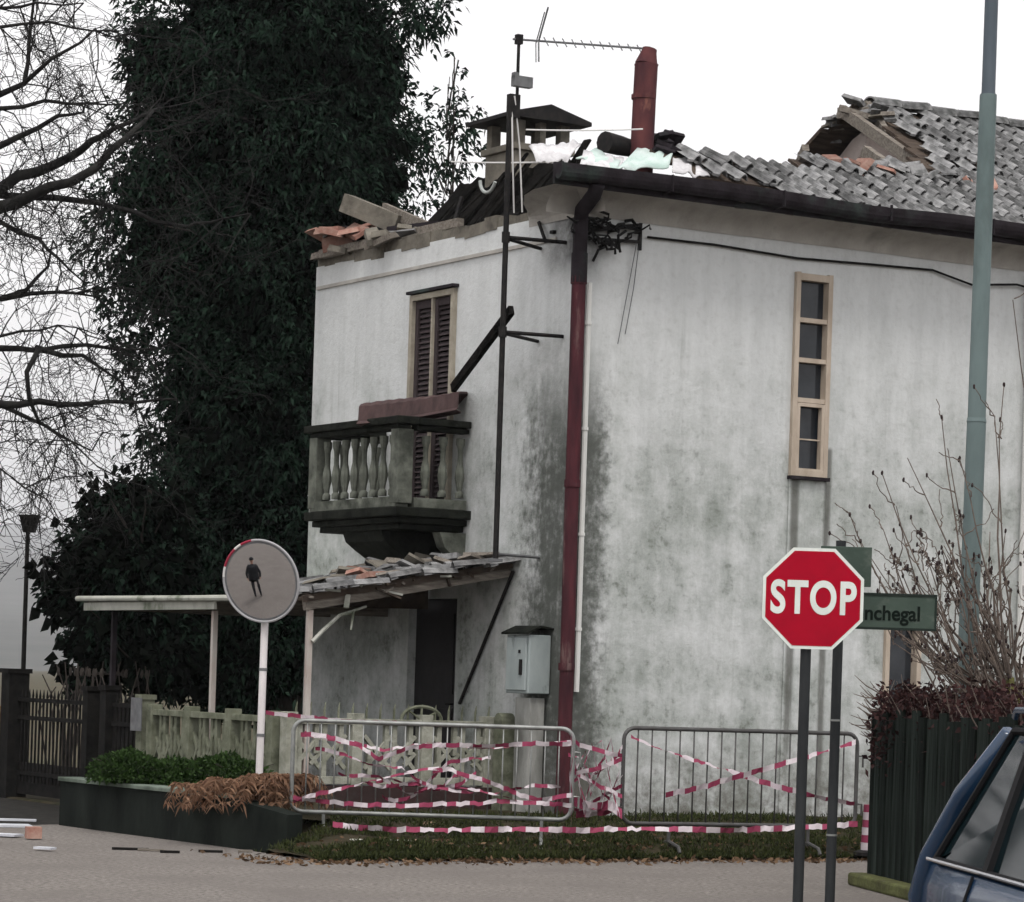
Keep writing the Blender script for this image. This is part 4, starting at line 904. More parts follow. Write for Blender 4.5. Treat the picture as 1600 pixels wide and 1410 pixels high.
# ------------------------------------------------------------------ traffic mirror
MP = at(408, 908, 26.0)
mir = thing('traffic_mirror', 'round convex traffic mirror on a white post', 'mirror', (0, 0, 0))
PERS = Vector((-5.55, 23.5, 0.0))
to_cam = (Vector((0, 0, EYE)) - MP).normalized(); to_per = (PERS + Vector((.35, 0, .80)) - MP).normalized()
nrm = (to_cam + to_per).normalized()
zq = nrm.to_track_quat('Z', 'Y').to_matrix()
M_mir = bpy.data.materials.new('mirror_face'); M_mir.use_nodes = True; b_ = M_mir.node_tree.nodes['Principled BSDF']
b_.inputs['Base Color'].default_value = (.66, .65, .66, 1); b_.inputs['Metallic'].default_value = 1; b_.inputs['Roughness'].default_value = .03
Rm, rad = 2.1, .355; q = MB(); rows = []
for i in range(15):
    r_ = rad * i / 14; h = math.sqrt(Rm * Rm - r_ * r_) - math.sqrt(Rm * Rm - rad * rad)
    rows.append([MP + zq @ Vector((r_ * math.cos(2 * math.pi * j / 40), r_ * math.sin(2 * math.pi * j / 40), h)) for j in range(41)])
q.sheet(rows[1:]); q.add([MP + zq @ Vector((0, 0, math.sqrt(Rm * Rm) - math.sqrt(Rm * Rm - rad * rad)))] + rows[1][:40], [(0, 1 + j, 1 + (j + 1) % 40) for j in range(40)])
q.build('mirror_face', M_mir, mir, smooth=True)
q = MB(); q.lathe([(rad * .3, -.10), (rad * .8, -.07), (rad + .01, -.01), (rad + .012, .0), (rad - .004, .004)], MP, 32, zq); q.build('back_shell', M_box, mir, smooth='auto')
M_rim = mat('mirror_rim', (.34, .34, .35), .5); M_rimr = mat('mirror_rim_red', (.30, .035, .06), .5)
for a0, a1, m_ in ((0, 100, M_rim), (100, 118, M_rimr), (118, 130, M_pvc), (130, 160, M_rimr), (160, 175, M_pvc), (175, 360, M_rim)):
    q = MB(); q.tube([MP + zq @ Vector(((rad + .004) * math.cos(R(t)), (rad + .004) * math.sin(R(t)), .004)) for t in np.linspace(a0, a1, max(4, int((a1 - a0) / 6)))], .011, 6); q.build('rim', m_, mir)
pb = at(403, 1262, 26.06)
q = MB(); q.tube([(pb.x, pb.y, .1), (MP.x + .03, MP.y + .18, MP.z - .05)], .033, 10); q.build('post', mat('mirror_post_white', (.66, .63, .63), .6, (.48, .45, .45), 4, 5, (1, 1, .3)), mir, smooth='auto')
for z in (.95, 1.52): q = MB(); t = (z - .1) / (MP.z - .15); q.tube([Vector((pb.x, pb.y, .1)).lerp(Vector((MP.x + .03, MP.y + .18, MP.z - .05)), t + dz) for dz in (0, .012)], .037, 10); q.build('clip', M_box, mir)
q = MB(); q.bar((MP.x + .03, MP.y + .18, MP.z - .2), MP - nrm * .09, .04, .04); q.build('bracket', M_box, mir)

# ------------------------------------------------------------------ street lamp far left
lp = at(36, 1060, 40); lt = at(40, 832, 40)
lamp = thing('street_lamp', 'slim dark lamp post with square head at the far left', 'street lamp', (lp.x, lp.y, 0), 0)
q = MB(); q.tube([(0, 0, 0), (0, 0, lt.z)], [.035, .028], 8); q.build('pole', M_iron, lamp, smooth='auto')
q = MB(); q.box((.02, 0, lt.z + .10), (.15, .15, .20), taper=(1.55, 1.55)); q.box((.02, 0, lt.z + .215), (.26, .26, .03)); q.build('lantern', M_iron, lamp)

# ------------------------------------------------------------------ stop sign
SP = at(1269, 936, 17.9); sb = at(1257, 1410, 17.9)
stop = thing('stop_sign', 'red octagonal STOP sign on a grey post', 'traffic sign', (SP.x, SP.y, 0), 0)
def octo(r_, y): return [Vector((r_ / math.cos(R(22.5)) * math.cos(R(22.5 + 45 * i)), y, SP.z + r_ / math.cos(R(22.5)) * math.sin(R(22.5 + 45 * i)))) for i in range(8)]
M_stopred = mat('sign_red', (.37, .0035, .02), .5, (.30, .004, .018), 5, 5); M_stopw = mat('sign_white', (.70, .74, .70), .5, (.60, .64, .60), 6, 4)
q = MB(); q.prism(octo(.30, -.05), (0, .004, 0)); q.build('border', M_stopw, stop)
q = MB(); q.prism(octo(.30, -.045), (0, .02, 0)); q.build('plate', M_galvD, stop, bevel=.003)
q = MB(); q.prism(octo(.281, -.052), (0, .0015, 0)); q.build('face', M_stopred, stop)
def letters(fc, parent, loc_, sc, m_):
    fo = bpy.data.objects.new('text', fc); COL.objects.link(fo); dg = bpy.context.evaluated_depsgraph_get(); me = bpy.data.meshes.new_from_object(fo.evaluated_get(dg)); bpy.data.objects.remove(fo)
    me.materials.clear(); me.materials.append(m_); o = bpy.data.objects.new('lettering', me); COL.objects.link(o); o.parent = parent; o.location = loc_; o.rotation_euler = (R(90), 0, 0); o.scale = sc; return o
fc = bpy.data.curves.new('lettering', 'FONT'); fc.body = 'STOP'; fc.size = .268; fc.align_x = 'CENTER'; fc.align_y = 'CENTER'; fc.offset = .0085; fc.extrude = .0006; fc.space_character = 1.12
letters(fc, stop, (0, -.0545, SP.z - .004), (.735, 1, 1), M_stopw)
M_pole = mat('grey_sign_post', (.04, .043, .045), .55, (.026, .028, .03), 6, 5, (1, 1, .3), metal=.3)
q = MB(); q.tube([(-.028, 0, 0), (-.028, 0, SP.z + .2)], .032, 12); q.build('post', M_pole, stop, smooth='auto')
for dz in (-.16, .14): q = MB(); q.box((-.028, -.02, SP.z + dz), (.12, .04, .04)); q.build('clamp', M_galvD, stop)
# street-name sign behind it
NP = at(1303, 1200, 18.35)
nm = thing('street_name_sign', 'green-grey street name plates on a post behind the stop sign', 'street sign', (NP.x, NP.y, 0), 0)
q = MB(); za = at(1303, 850, 18.35).z; q.tube([(0, 0, 0), (0, 0, za + .02)], .031, 12); q.build('post', M_pole, nm, smooth='auto')
M_plate = mat('faded_green_plate', (.065, .09, .074), .6, (.045, .064, .053), 4, 6, col3=(.11, .13, .11), scale3=7, lo3=.55, hi3=.75)
M_plateE = mat('plate_dark_edge', (.02, .028, .024), .6); M_ink = mat('plate_ink', (.006, .010, .008), .6)
x0, x1 = .01, at(1464, 950, 18.3).x - NP.x; z0, z1 = at(1400, 985, 18.3).z, at(1400, 928, 18.3).z
q = MB(); q.box(((x0 + x1) / 2, -.045, (z0 + z1) / 2), (x1 - x0, .02, z1 - z0)); q.build('name_plate', M_plate, nm)
q = MB()
for zz in (z0 + .008, z1 - .006): q.box(((x0 + x1) / 2, -.058, zz), (x1 - x0, .006, .014))
q.box((x1 - .007, -.058, (z0 + z1) / 2), (.012, .0062, z1 - z0 - .03)); q.build('plate_edge', M_plateE, nm)
fc = bpy.data.curves.new('lettering', 'FONT'); fc.body = 'Ronchegal'; fc.size = .125; fc.align_x = 'LEFT'; fc.offset = .003; fc.extrude = .0005
letters(fc, nm, (x0 + .005, -.0575, z0 + .06), (.92, 1, 1), M_ink)
xa, xb = at(1308, 880, 18.3).x - NP.x, at(1362, 880, 18.3).x - NP.x; zc, zd = at(1340, 917, 18.3).z, at(1340, 855, 18.3).z
q = MB(); q.box(((xa + xb) / 2 - .05, -.045, (zc + zd) / 2), (xb - xa + .1, .018, zd - zc)); q.build('top_plate', M_plate, nm, bevel=.003)
for zz in (.62, 1.32): q = MB(); q.tube([(0, 0, zz), (0, 0, zz + .012)], .034, 12); q.build('band', M_galv, nm)

# ------------------------------------------------------------------ slatted fence, lamp post on the right
FC = Vector((2.83, 23.3, 0)); FE = Vector((4.75, 11.6, 0)); fd = (FE - FC).normalized()
sf = thing('slatted_fence', 'dark green-black vertical slat fence on a mossy kerb beside the car', 'fence', (0, 0, 0))
M_slat = mat('algae_slat', (.005, .007, .006), .95, (.022, .029, .025), 3, 7, (9, 9, .5), bump=.3, rnd=.4, spec=.04)
M_kerb = mat('mossy_kerb', (.11, .12, .05), .95, (.06, .06, .03), 7, 7, bump=.6)
slat0 = None; n = 68
nf = Vector((-fd.y, fd.x, 0)); nf = nf if nf.x < 0 else -nf
for k in range(n):
    p = FC + fd * (k * .165 + .08); 
    if slat0 is None: q = MB(); q.prism([(-.072, -.012, 0), (.072, -.012, 0), (.072, .012, 0), (.045, .03, 0), (-.045, .03, 0), (-.072, .012, 0)], (0, 0, 1.30)); slat0 = q.build('slat', M_slat, sf); o = slat0
    else: o = share(slat0, sf)
    o.location = p + Vector((0, 0, .05)) + nf * random.uniform(-.005, .005); o.rotation_euler = (random.gauss(0, .006), random.gauss(0, .006), math.atan2(fd.y, fd.x)); o.scale.z = random.uniform(.97, 1.03)
for k in range(24):
    p = FC + D1 * (k * .165 + .12) + Vector((0, .0, .05)); o = share(slat0, sf, p, (0, 0, TH))
for z in (.35, 1.1): q = MB(); q.bar(FC - nf * .05 + Vector((0, 0, z)), FE - nf * .05 + Vector((0, 0, z)), .04, .07); q.build('rail', M_iron, sf)
q = MB(); q.box(FC + Vector((.05, 0, .66)), (.12, .12, 1.4), TH); q.build('post', M_slat, sf)
q = MB(); q.bar(FC - fd * .15 + nf * .03 + Vector((0, 0, .05)), FE + nf * .03 + Vector((0, 0, .05)), .24, .10); q.bar(FC + Vector((-.12, .0, .048)), FC + D1 * 4 + Vector((0, 0, .048)), .2, .096); q.build('kerb', M_kerb, sf, bevel=.02)
q = MB(); q.add([FC + Vector((.05, -.05, .02)), FE + Vector((.05, 0, .02)), Vector((14, 8, .02)), FC + D1 * 16 + Vector((0, 0, .02))], [(0, 1, 2, 3)]); tag(q.build('garden', M_verge), 'bare garden soil behind the slatted fence', None, None, 'structure')
LP = at(1512, 1090, 22.5)
lpo = thing('lamp_post', 'tall grey-green steel lamp post rising past the top edge', 'lamp post', (LP.x, LP.y, 0), 0)
M_lpost = mat('lamp_post_paint', (.165, .215, .215), .5, (.115, .15, .15), 2.0, 7, (1, 1, .35), bump=.1, col3=(.05, .062, .06), scale3=1.2, lo3=.52, hi3=.7)
q = MB(); q.tube([(0, 0, 0), (-.01, 0, 2), (0, 0, 3.55)], [.078, .074, .072], 14); q.tube([(0, 0, 3.55), (0, 0, 3.58)], [.076, .07], 14); q.tube([(0, 0, 3.58), (.01, 0, 6.0)], [.068, .064], 14); q.build('shaft', M_lpost, lpo, smooth='auto')
q = MB(); q.tube([(.01, 0, 5.98), (.01, 0, 6.02), (.015, 0, 8.2)], [.06, .052, .048], 12); q.tube([(.015, 0, 8.2), (-.05, -.3, 8.5), (-.3, -.9, 8.62)], .035, 8); q.build('upper_shaft', mat('lamp_post_steel', (.10, .12, .14), .45, (.07, .085, .1), 3, 5, (1, 1, .3), metal=.4), lpo, smooth='auto')
q = MB(); q.box((-.42, -1.15, 8.62), (.22, .55, .12), Matrix.Rotation(-.4, 3, 'Z'), taper=(.7, .8)); q.build('lantern', M_box, lpo, bevel=.02)
# ------------------------------------------------------------------ vegetation
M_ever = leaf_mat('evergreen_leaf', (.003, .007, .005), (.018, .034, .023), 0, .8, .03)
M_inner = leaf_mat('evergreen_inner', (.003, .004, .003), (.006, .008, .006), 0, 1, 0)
M_bark = mat('dark_bark', (.035, .03, .027), .95, (.06, .052, .046), 8, 7, (1, 1, .3), bump=.8)
M_barkl = mat('bare_branch_bark', (.012, .011, .012), .95, (.028, .028, .026), 6, 6, (1, 1, .3), bump=.5)
def lobes_to_crown(lobes, Y0, dens, nleaf, L, W, depth=1.0, shell=.45, droop=.35):
    Ps, Ds = [], []
    for (u, v, ru, rv) in lobes:
        c = np.array(at(u, v, Y0)); s = Y0 / F; rx, rz = ru * s, rv * s; ry = (rx + rz) * .5 * depth
        n = int(math.pi * ru * rv * dens); g = rng.normal(size=(n, 3)); g /= np.linalg.norm(g, axis=1, keepdims=True)
        r_ = (1 - shell * rng.random((n, 1)) ** 1.6) * (1 + .12 * rng.normal(size=(n, 1)))
        lump = 1 + .16 * np.sin(g[:, :1] * 5.3 + u) * np.cos(g[:, 2:] * 6.1 + v) + .10 * np.sin(g[:, 1:2] * 11 + g[:, 2:] * 9 + u * .1)
        P = c + g * r_ * lump * np.array([rx, ry, rz]); qn = np.sin(P[:, 0] * 2.3 + 1) * np.sin(P[:, 1] * 1.9) * np.sin(P[:, 2] * 2.6 + u) + .6 * np.sin(P[:, 0] * 5.3 + v) * np.sin(P[:, 2] * 4.7 + 2)
        kp = ~((qn < -.10) & (r_[:, 0] > .78)); P, g, n = P[kp], g[kp], int(kp.sum()); Ps.append(P); Ds.append(g + np.array([0, 0, -.35]) + .5 * rng.normal(size=(n, 3)))
    P, D = np.concatenate(Ps), np.concatenate(Ds); D /= np.linalg.norm(D, axis=1, keepdims=True)
    t = rng.random((len(P), nleaf)); sp = (P[:, None, :] + D[:, None, :] * (t * L * 2.2)[..., None] + rng.normal(size=(len(P), nleaf, 3)) * L * .25).reshape(-1, 3)
    dd = (D[:, None, :] + .75 * rng.normal(size=(len(P), nleaf, 3))).reshape(-1, 3)
    keep = sp[:, 2] > .12; sp, dd = sp[keep], dd[keep]
    k = len(sp); return leaves(sp, dd, L * rng.uniform(.6, 1.3, k), W * rng.uniform(.6, 1.4, k), droop)
def limb_to(mb, a, b, r0, r1, n=6, wob=.12, sides=6):
    a, b = Vector(a), Vector(b); pts = []; L = (b - a).length
    for i in range(n + 1):
        t = i / n; k = math.sin(math.pi * t) * wob * L; pts.append(a.lerp(b, t) + Vector((random.gauss(0, .3), random.gauss(0, .3), random.gauss(.2, .3))) * k * .6)
    mb.tube(pts, [r0 + (r1 - r0) * i / n for i in range(n + 1)], sides); return pts
def evergreen(label, lobes, Y0, trunk_u, top_v, dens, nleaf, L, W, r0, inner=True, depth=.8):
    base = at(trunk_u, 1100, Y0); root = thing('evergreen_tree', label, 'tree', (0, 0, 0))
    mb = MB(); tp_ = at(trunk_u + 20, top_v, Y0); limb_to(mb, (base.x, base.y, -.05), tp_, r0, min(.05, r0 * .25), 9, .02, 9)
    mb.build('trunk', M_bark, root, smooth=True)
    mb = MB()
    for (u, v, ru, rv) in lobes:
        a = at(trunk_u + 8, min(1060, v + 90), Y0)
        for _ in range(3):
            p = at(u + random.uniform(-.6, .6) * ru, v + random.uniform(-.6, .6) * rv, Y0 + random.uniform(-.8, .8)); limb_to(mb, a, p, min(.05, r0 * .3), .006, 5, .12, 5)
    mb.build('limbs', M_bark, root)
    V, Q = lobes_to_crown(lobes, Y0, dens, nleaf, L, W, depth); tag(arr_mesh('crown', V, Q, M_ever, root), kind=None)
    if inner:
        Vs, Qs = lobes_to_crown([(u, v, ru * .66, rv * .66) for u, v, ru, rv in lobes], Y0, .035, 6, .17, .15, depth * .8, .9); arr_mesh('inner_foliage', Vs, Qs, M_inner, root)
    return root
big = [(430, -120, 180, 150), (440, 50, 185, 150), (440, 240, 190, 160), (450, 440, 190, 160), (430, 640, 170, 160), (400, 850, 190, 150), (400, 1000, 190, 110), (300, 140, 95, 130), (545, 130, 60, 150),
       (560, 290, 62, 85), (285, 315, 75, 80), (265, 415, 55, 50), (335, 560, 60, 60), (260, 880, 95, 80)]
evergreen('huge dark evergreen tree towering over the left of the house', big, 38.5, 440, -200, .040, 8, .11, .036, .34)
ragged = [(205, 330, 60, 50), (170, 300, 40, 30), (250, 480, 70, 40), (190, 455, 50, 40), (300, 510, 50, 40), (240, 560, 60, 30), (300, 730, 70, 40), (640, 25, 65, 40), (690, 12, 32, 22), (215, 265, 45, 60), (180, 390, 50, 60), (215, 510, 45, 35), (265, 615, 50, 30), (235, 190, 40, 60), (290, 690, 60, 35), (225, 50, 30, 60), (200, 590, 25, 25)]
V, Q = lobes_to_crown(ragged, 38.2, .012, 7, .12, .042, .8, .9); arr_mesh('outer_sprays', V, Q, M_ever, bpy.data.objects['evergreen_tree'])
evergreen('lower dark evergreen bush left of the porch', [(210, 900, 85, 90), (150, 870, 45, 45), (130, 930, 45, 40), (185, 985, 60, 55), (250, 1010, 60, 60), (230, 790, 60, 40), (165, 790, 35, 25), (105, 905, 26, 25), (150, 1040, 25, 30)], 37.2, 215, 760, .026, 7, .11, .042, .09)
evergreen('slender airy evergreen tree top showing behind the chimney', [(690, 215, 42, 55), (705, 130, 18, 30), (715, 180, 25, 30), (670, 275, 55, 35), (725, 245, 25, 25), (650, 200, 25, 35), (715, 95, 9, 14), (640, 330, 60, 40)], 44, 690, 90, .009, 6, .12, .05, .04, inner=False)

# bare deciduous tree: limbs reach in from the left
bare = thing('bare_tree', 'leafless tree whose limbs reach in from the left edge', 'tree', (0, 0, 0))
YT = 34.0
mb = MB(); tb = at(-190, 1200, YT)
limb_to(mb, (tb.x, tb.y, -.05), at(-165, 640, YT), .24, .19, 6, .015, 10); limb_to(mb, at(-165, 640, YT), at(-120, 200, YT), .19, .10, 6, .03, 9); limb_to(mb, at(-120, 200, YT), at(-60, -150, YT), .10, .05, 5, .04, 8)
mb.build('trunk', M_barkl, bare, smooth=True)
limbs = [([(-120, 330), (0, 292), (60, 268), (110, 245), (180, 200), (250, 170)], 20), ([(-130, 380), (0, 325), (50, 305), (110, 285), (150, 262), (200, 215), (240, 175)], 22), ([(-140, 320), (0, 305), (90, 310), (180, 322), (270, 352), (310, 350), (390, 335)], 12),
         ([(-120, 200), (0, 150), (40, 128), (48, 60), (52, 0), (60, -60)], 13), ([(-110, 120), (0, 12), (60, 8), (130, 2)], 9), ([(-120, 250), (0, 172), (70, 160), (140, 162), (200, 160)], 9), ([(40, 128), (80, 95), (125, 70), (150, 40)], 6),
         ([(-130, 460), (0, 468), (50, 462), (90, 455), (150, 462)], 12), ([(0, 468), (40, 450), (75, 415), (85, 380)], 7), ([(-140, 530), (0, 547), (60, 545), (140, 540), (250, 545)], 13), ([(60, 545), (100, 558), (130, 560), (190, 598)], 9),
         ([(-150, 640), (0, 632), (60, 630), (130, 630), (210, 630), (280, 625)], 15), ([(60, 545), (40, 580), (48, 625), (60, 660), (110, 690), (150, 730)], 7), ([(0, 632), (45, 650), (90, 680), (140, 705)], 7), ([(-120, 420), (0, 350), (60, 375), (95, 405), (130, 440)], 10),
         ([(-110, 90), (0, 40), (80, 35), (150, 50), (200, 70)], 6), ([(-120, 260), (0, 230), (90, 185), (130, 172)], 14), ([(-140, 560), (0, 525), (90, 508), (150, 520)], 6), ([(-160, 700), (0, 735), (40, 765), (75, 780), (90, 700)], 4), ([(-150, 720), (10, 690), (60, 685), (80, 740), (60, 800)], 3)]
mbL = MB(); tw_pts = []
def resamp(pts, step):
    out = [pts[0]]
    for a, b in zip(pts[:-1], pts[1:]):
        n = max(1, int((b - a).length / step)); out += [a.lerp(b, (i + 1) / n) for i in range(n)]
    return out
for li, (pl_, wpx) in enumerate(limbs):
    yy = YT + random.uniform(-1.3, 1.0); P = [at(u, v, yy + i * random.uniform(-.12, .12)) for i, (u, v) in enumerate(pl_)]; P = resamp(P, .22); P = [p + Vector((random.gauss(0, .012), random.gauss(0, .03), random.gauss(0, .014))) for p in P]
    r0 = wpx * .62 * YT / F; n = len(P); mbL.tube(P, [max(.007, r0 * (1 - .9 * i / n)) for i in range(n)], 6)
    for i in range(3, n): tw_pts.append((P[i], (P[i] - P[i - 1]).normalized(), r0 * (1 - .6 * i / n)))
mbL.build('limbs', M_barkl, bare, smooth=True)
mbT = MB()
def twig(p, d, L, r, lvl):
    n = 5; pts = [p]; dd = Vector(d)
    for i in range(n):
        dd = (dd + Vector((random.gauss(0, .24), random.gauss(0, .24), random.gauss(-.03, .24)))).normalized(); pts.append(pts[-1] + dd * L / n)
    mbT.tube(pts, [max(.0032, r * (1 - .7 * i / n)) for i in range(n + 1)], 3, caps=False)
    if lvl > 0:
        for k in range(random.randint(3, 6)):
            j = random.randint(1, n); ax = Vector((random.gauss(0, 1), random.gauss(0, .6), random.gauss(0, 1))).normalized()
            twig(pts[j], (dd * .6 + ax * .8).normalized(), L * random.uniform(.4, .75), r * .55, lvl - 1)
for (p, d, r_) in tw_pts:
    for _ in range(random.choice((1, 1, 2))):
        ax = Vector((random.gauss(0, 1), random.gauss(0, .6), random.gauss(0, 1))).normalized()
        twig(p, (d * .5 + ax).normalized(), random.uniform(.4, 1.15), min(.011, r_ * .6 + .003), 2)
for i in range(26):                                     # long hanging whips near the bottom
    p = at(random.uniform(-30, 120), random.uniform(600, 690), YT + random.uniform(-1, 1)); pts = [p]; d = Vector((random.uniform(-.4, .5), 0, -.9))
    for k in range(9): d = (d + Vector((random.gauss(.02, .14), 0, random.gauss(.03, .12)))).normalized(); pts.append(pts[-1] + d * .13)
    mbT.tube(pts, [.006 - .0004 * k for k in range(10)], 3, caps=False)
tag(mbT.build('twigs', M_barkl, bare), kind='stuff')

# budding shrub behind the slatted fence
M_stem = mat('shrub_stem', (.10, .08, .07), .9, (.16, .13, .11), 9, 5, bump=.3); M_moss = mat('mossy_stem', (.13, .14, .035), .95, (.07, .065, .03), 9, 6, bump=.5); M_bud = mat('dark_bud', (.035, .025, .025), .8)
shrub = thing('budding_shrub', 'bare shrub fanning out with dark buds beside the lamp post', 'shrub', (0, 0, 0))
SB = Vector((at(1592, 1085, 22.35).x, 22.35, 0)); mbS, mbB, mbM = MB(), MB(), MB()
def stem(a, b, r0, lvl, bow):
    n = 8; pts = []; L = (b - a).length; side = Vector((random.gauss(0, .1), random.gauss(0, .1), 0))
    for i in range(n + 1):
        t = i / n; pts.append(a.lerp(b, t) + (Vector((0, 0, -bow)) + side) * L * math.sin(math.pi * t) * .5 + Vector((random.gauss(0, .008), random.gauss(0, .008), random.gauss(0, .008))))
    mbS.tube(pts, [max(.0035, r0 * (1 - .75 * i / n)) for i in range(n + 1)], 5)
    d = (pts[-1] - pts[-3]).normalized(); tip = pts[-1]
    if random.random() < .5: mbB.blob(tip + d * .01, .010, .010, .019, 6, 4, .2)
    if lvl:
        for k in range(random.randint(3, 5)):
            j = random.randint(3, n); q = pts[j]; dd = ((pts[j] - pts[j - 1]).normalized() * .9 + Vector((random.gauss(0, .5), random.gauss(0, .5), random.gauss(.2, .4)))).normalized()
            stem(q, q + dd * min(L, 1.1) * random.uniform(.12, .32), r0 * .45, lvl - 1, .1)
crown_z = .85
for k in range(9):
    a = SB + Vector((random.uniform(-.07, .07), random.uniform(-.07, .07), 0)); mbM.tube([a, a + Vector((random.gauss(0, .03), 0, .45)), SB + Vector((random.gauss(0, .1), random.gauss(0, .08), 1.35 + random.uniform(-.1, .3)))], [.06, .05, .03], 7)
for i in range(52):
    ang = R(random.uniform(42, 158)); rad_ = random.uniform(.75, 1.25)
    if ang < R(90): rad_ *= 1.1
    a = SB + Vector((random.gauss(-.02, .06), random.gauss(0, .07), random.uniform(.9, 1.6)))
    b = SB + Vector((math.cos(ang) * rad_ * 1.0, random.gauss(0, .4), 1.4 + math.sin(ang) * rad_ * 1.15))
    stem(a, b, random.uniform(.010, .017), 2 if i % 2 else 1, random.uniform(.05, .3))
for (u, v) in ((1328, 808), (1345, 845), (1378, 742), (1418, 714), (1400, 790), (1380, 830), (1470, 655), (1555, 650), (1568, 605), (1582, 470), (1480, 700), (1500, 720), (1360, 868)):
    stem(SB + Vector((random.gauss(0, .05), 0, random.uniform(1.1, 1.7))), at(u, v, 22.3 + random.uniform(-.2, .2)), .013, 1, .22)
mbS.build('stems', M_stem, shrub); tag(mbB.build('buds', M_bud, shrub, smooth=True), kind='stuff'); mbM.build('trunk', M_moss, shrub, smooth=True)

# clipped brown hedge along the slatted fence
M_hleaf = leaf_mat('brown_hedge_leaf', (.016, .008, .009), (.062, .030, .028), .15, .8)
hedge = thing('brown_hedge', 'reddish-brown clipped hedge rising above the dark slatted fence', 'hedge', (0, 0, 0))
def boxpts(a, d, nn, L, w, z0, z1, n):
    t = rng.random(n) * L; o = rng.random(n) * w; z = z0 + (z1 - z0) * rng.random(n) ** .8 + .05 * np.sin(t * 5) + .03 * rng.normal(size=n)
    return np.array(a)[None, :] + np.outer(t, np.array(d)) + np.outer(o, np.array(nn)) + np.outer(z, [0, 0, 1])
P = np.concatenate([boxpts(FC, fd, -nf, 9, .55, .9, 1.52, 16000), boxpts(FC - D1 * .1, D1, (fd.x, fd.y, 0), 3.6, .55, .9, 1.50, 8000)])
V, Q = leaves(P, rng.normal(size=P.shape) + np.array([0, 0, .3]), .055 * rng.uniform(.6, 1.4, len(P)), .032 * rng.uniform(.6, 1.3, len(P)), .1); arr_mesh('foliage', V, Q, M_hleaf, hedge)
mb = MB()
for i in range(150):
    a = FC + (fd * random.uniform(0, 5) if i % 3 else D1 * random.uniform(-.15, 2)) - nf * random.uniform(.05, .4) + Vector((0, 0, 1.15)); d = Vector((random.gauss(-.12, .25), random.gauss(0, .2), 1)).normalized(); L = random.uniform(.25, .55); mb.tube([a, a + d * L * .6, a + d * L + Vector((random.gauss(0, .04), 0, 0))], [.006, .005, .002], 4)
for i in range(34):
    a = FC + Vector((.08, random.uniform(0, .4), random.uniform(1.08, 1.5))); d = Vector((-1, random.gauss(0, .3), random.gauss(.25, .3))).normalized(); L = random.uniform(.12, .30); mb.tube([a, a + d * L * .6, a + d * L + Vector((0, 0, .03))], [.006, .005, .002], 4)
mb.build('twigs', M_stem, hedge)

# planter shrubs and dry fern
M_box1 = leaf_mat('boxwood_leaf', (.014, .032, .008), (.045, .082, .024), .2, .6)
for (u, v, rx, rz, lab) in ((200, 1203, .34, .20, 'leftmost low green shrub in the planter'), (272, 1212, .38, .18, 'middle low green shrub in the planter'), (350, 1208, .42, .19, 'low green shrub in the planter nearest the mirror post')):
    c = at(u, v, 27.6); s_ = thing('planter_shrub', lab, 'shrub', (c.x, c.y, c.z - .1), 0, 'green shrubs in the planter')
    n = 4200; g = rng.normal(size=(n, 3)); g /= np.linalg.norm(g, axis=1, keepdims=True); g[:, 2] = np.abs(g[:, 2]) * 1.0; P = g * np.array([rx, rx * .9, rz * 1.3]) * (1 - .5 * rng.random((n, 1)) ** 1.5) * (1 + .13 * np.sin(g[:, :1] * 7 + 1) * np.cos(g[:, 1:2] * 6))
    V, Q = leaves(P, g + .7 * rng.normal(size=(n, 3)), .055 * rng.uniform(.6, 1.3, n), .028, .1); arr_mesh('foliage', V, Q, M_box1, s_)
    mb = MB(); 
    for k in range(9): mb.tube([(random.gauss(0, .05), random.gauss(0, .05), -.12), (random.gauss(0, .2) * rx, random.gauss(0, .3) * rx, .08), (random.gauss(0, .5) * rx, random.gauss(0, .5) * rx, rz)], [.012, .009, .004], 5)
    mb.build('stems', M_bark, s_)
M_fern = leaf_mat('dry_fern', (.13, .07, .045), (.28, .17, .11), .3, .9)
def fern(label, c, n, spread, h, seed):
    rs = random.Random(seed); root = thing('dry_fern', label, 'plant', c, 0, 'dry ferns by the mirror post'); P, D = [], []
    mb = MB()
    for i in range(n):
        a = rs.uniform(0, 6.28); L = rs.uniform(.6, 1.1) * spread; pts = []; b = Vector((rs.gauss(0, .16), rs.gauss(0, .1), 0))
        for k in range(9):
            t = k / 8; pts.append(b + Vector((math.cos(a) * L * t, math.sin(a) * L * t * .8, h * (1.9 * t - 2.3 * t * t) + rs.gauss(0, .006))))
        mb.tube(pts, [.005 - .0004 * k for k in range(9)], 4)
        for k in range(2, 9):
            for s in (-1, 1):
                for _ in range(2): P.append(pts[k] + Vector((rs.gauss(0, .01), rs.gauss(0, .01), 0))); D.append(Vector((-math.sin(a) * s + rs.gauss(0, .2), math.cos(a) * s, -.5 + rs.gauss(0, .3))))
    mb.build('stalks', M_fern, root); P, D = np.array(P), np.array(D); V, Q = leaves(P, D, .10 * rng.uniform(.5, 1.2, len(P)), .022, .35); arr_mesh('fronds', V, Q, M_fern, root)
p = at(345, 1240, 26.2); fern('dry brown fern hanging over the planter left of the mirror post', p, 34, .30, .22, 1)
p = at(385, 1235, 25.9); fern('dry brown fern around the foot of the mirror post', p, 36, .32, .24, 2)
p = at(440, 1230, 25.95); fern('dry brown fern between mirror post and left barrier', p, 40, .34, .28, 3)
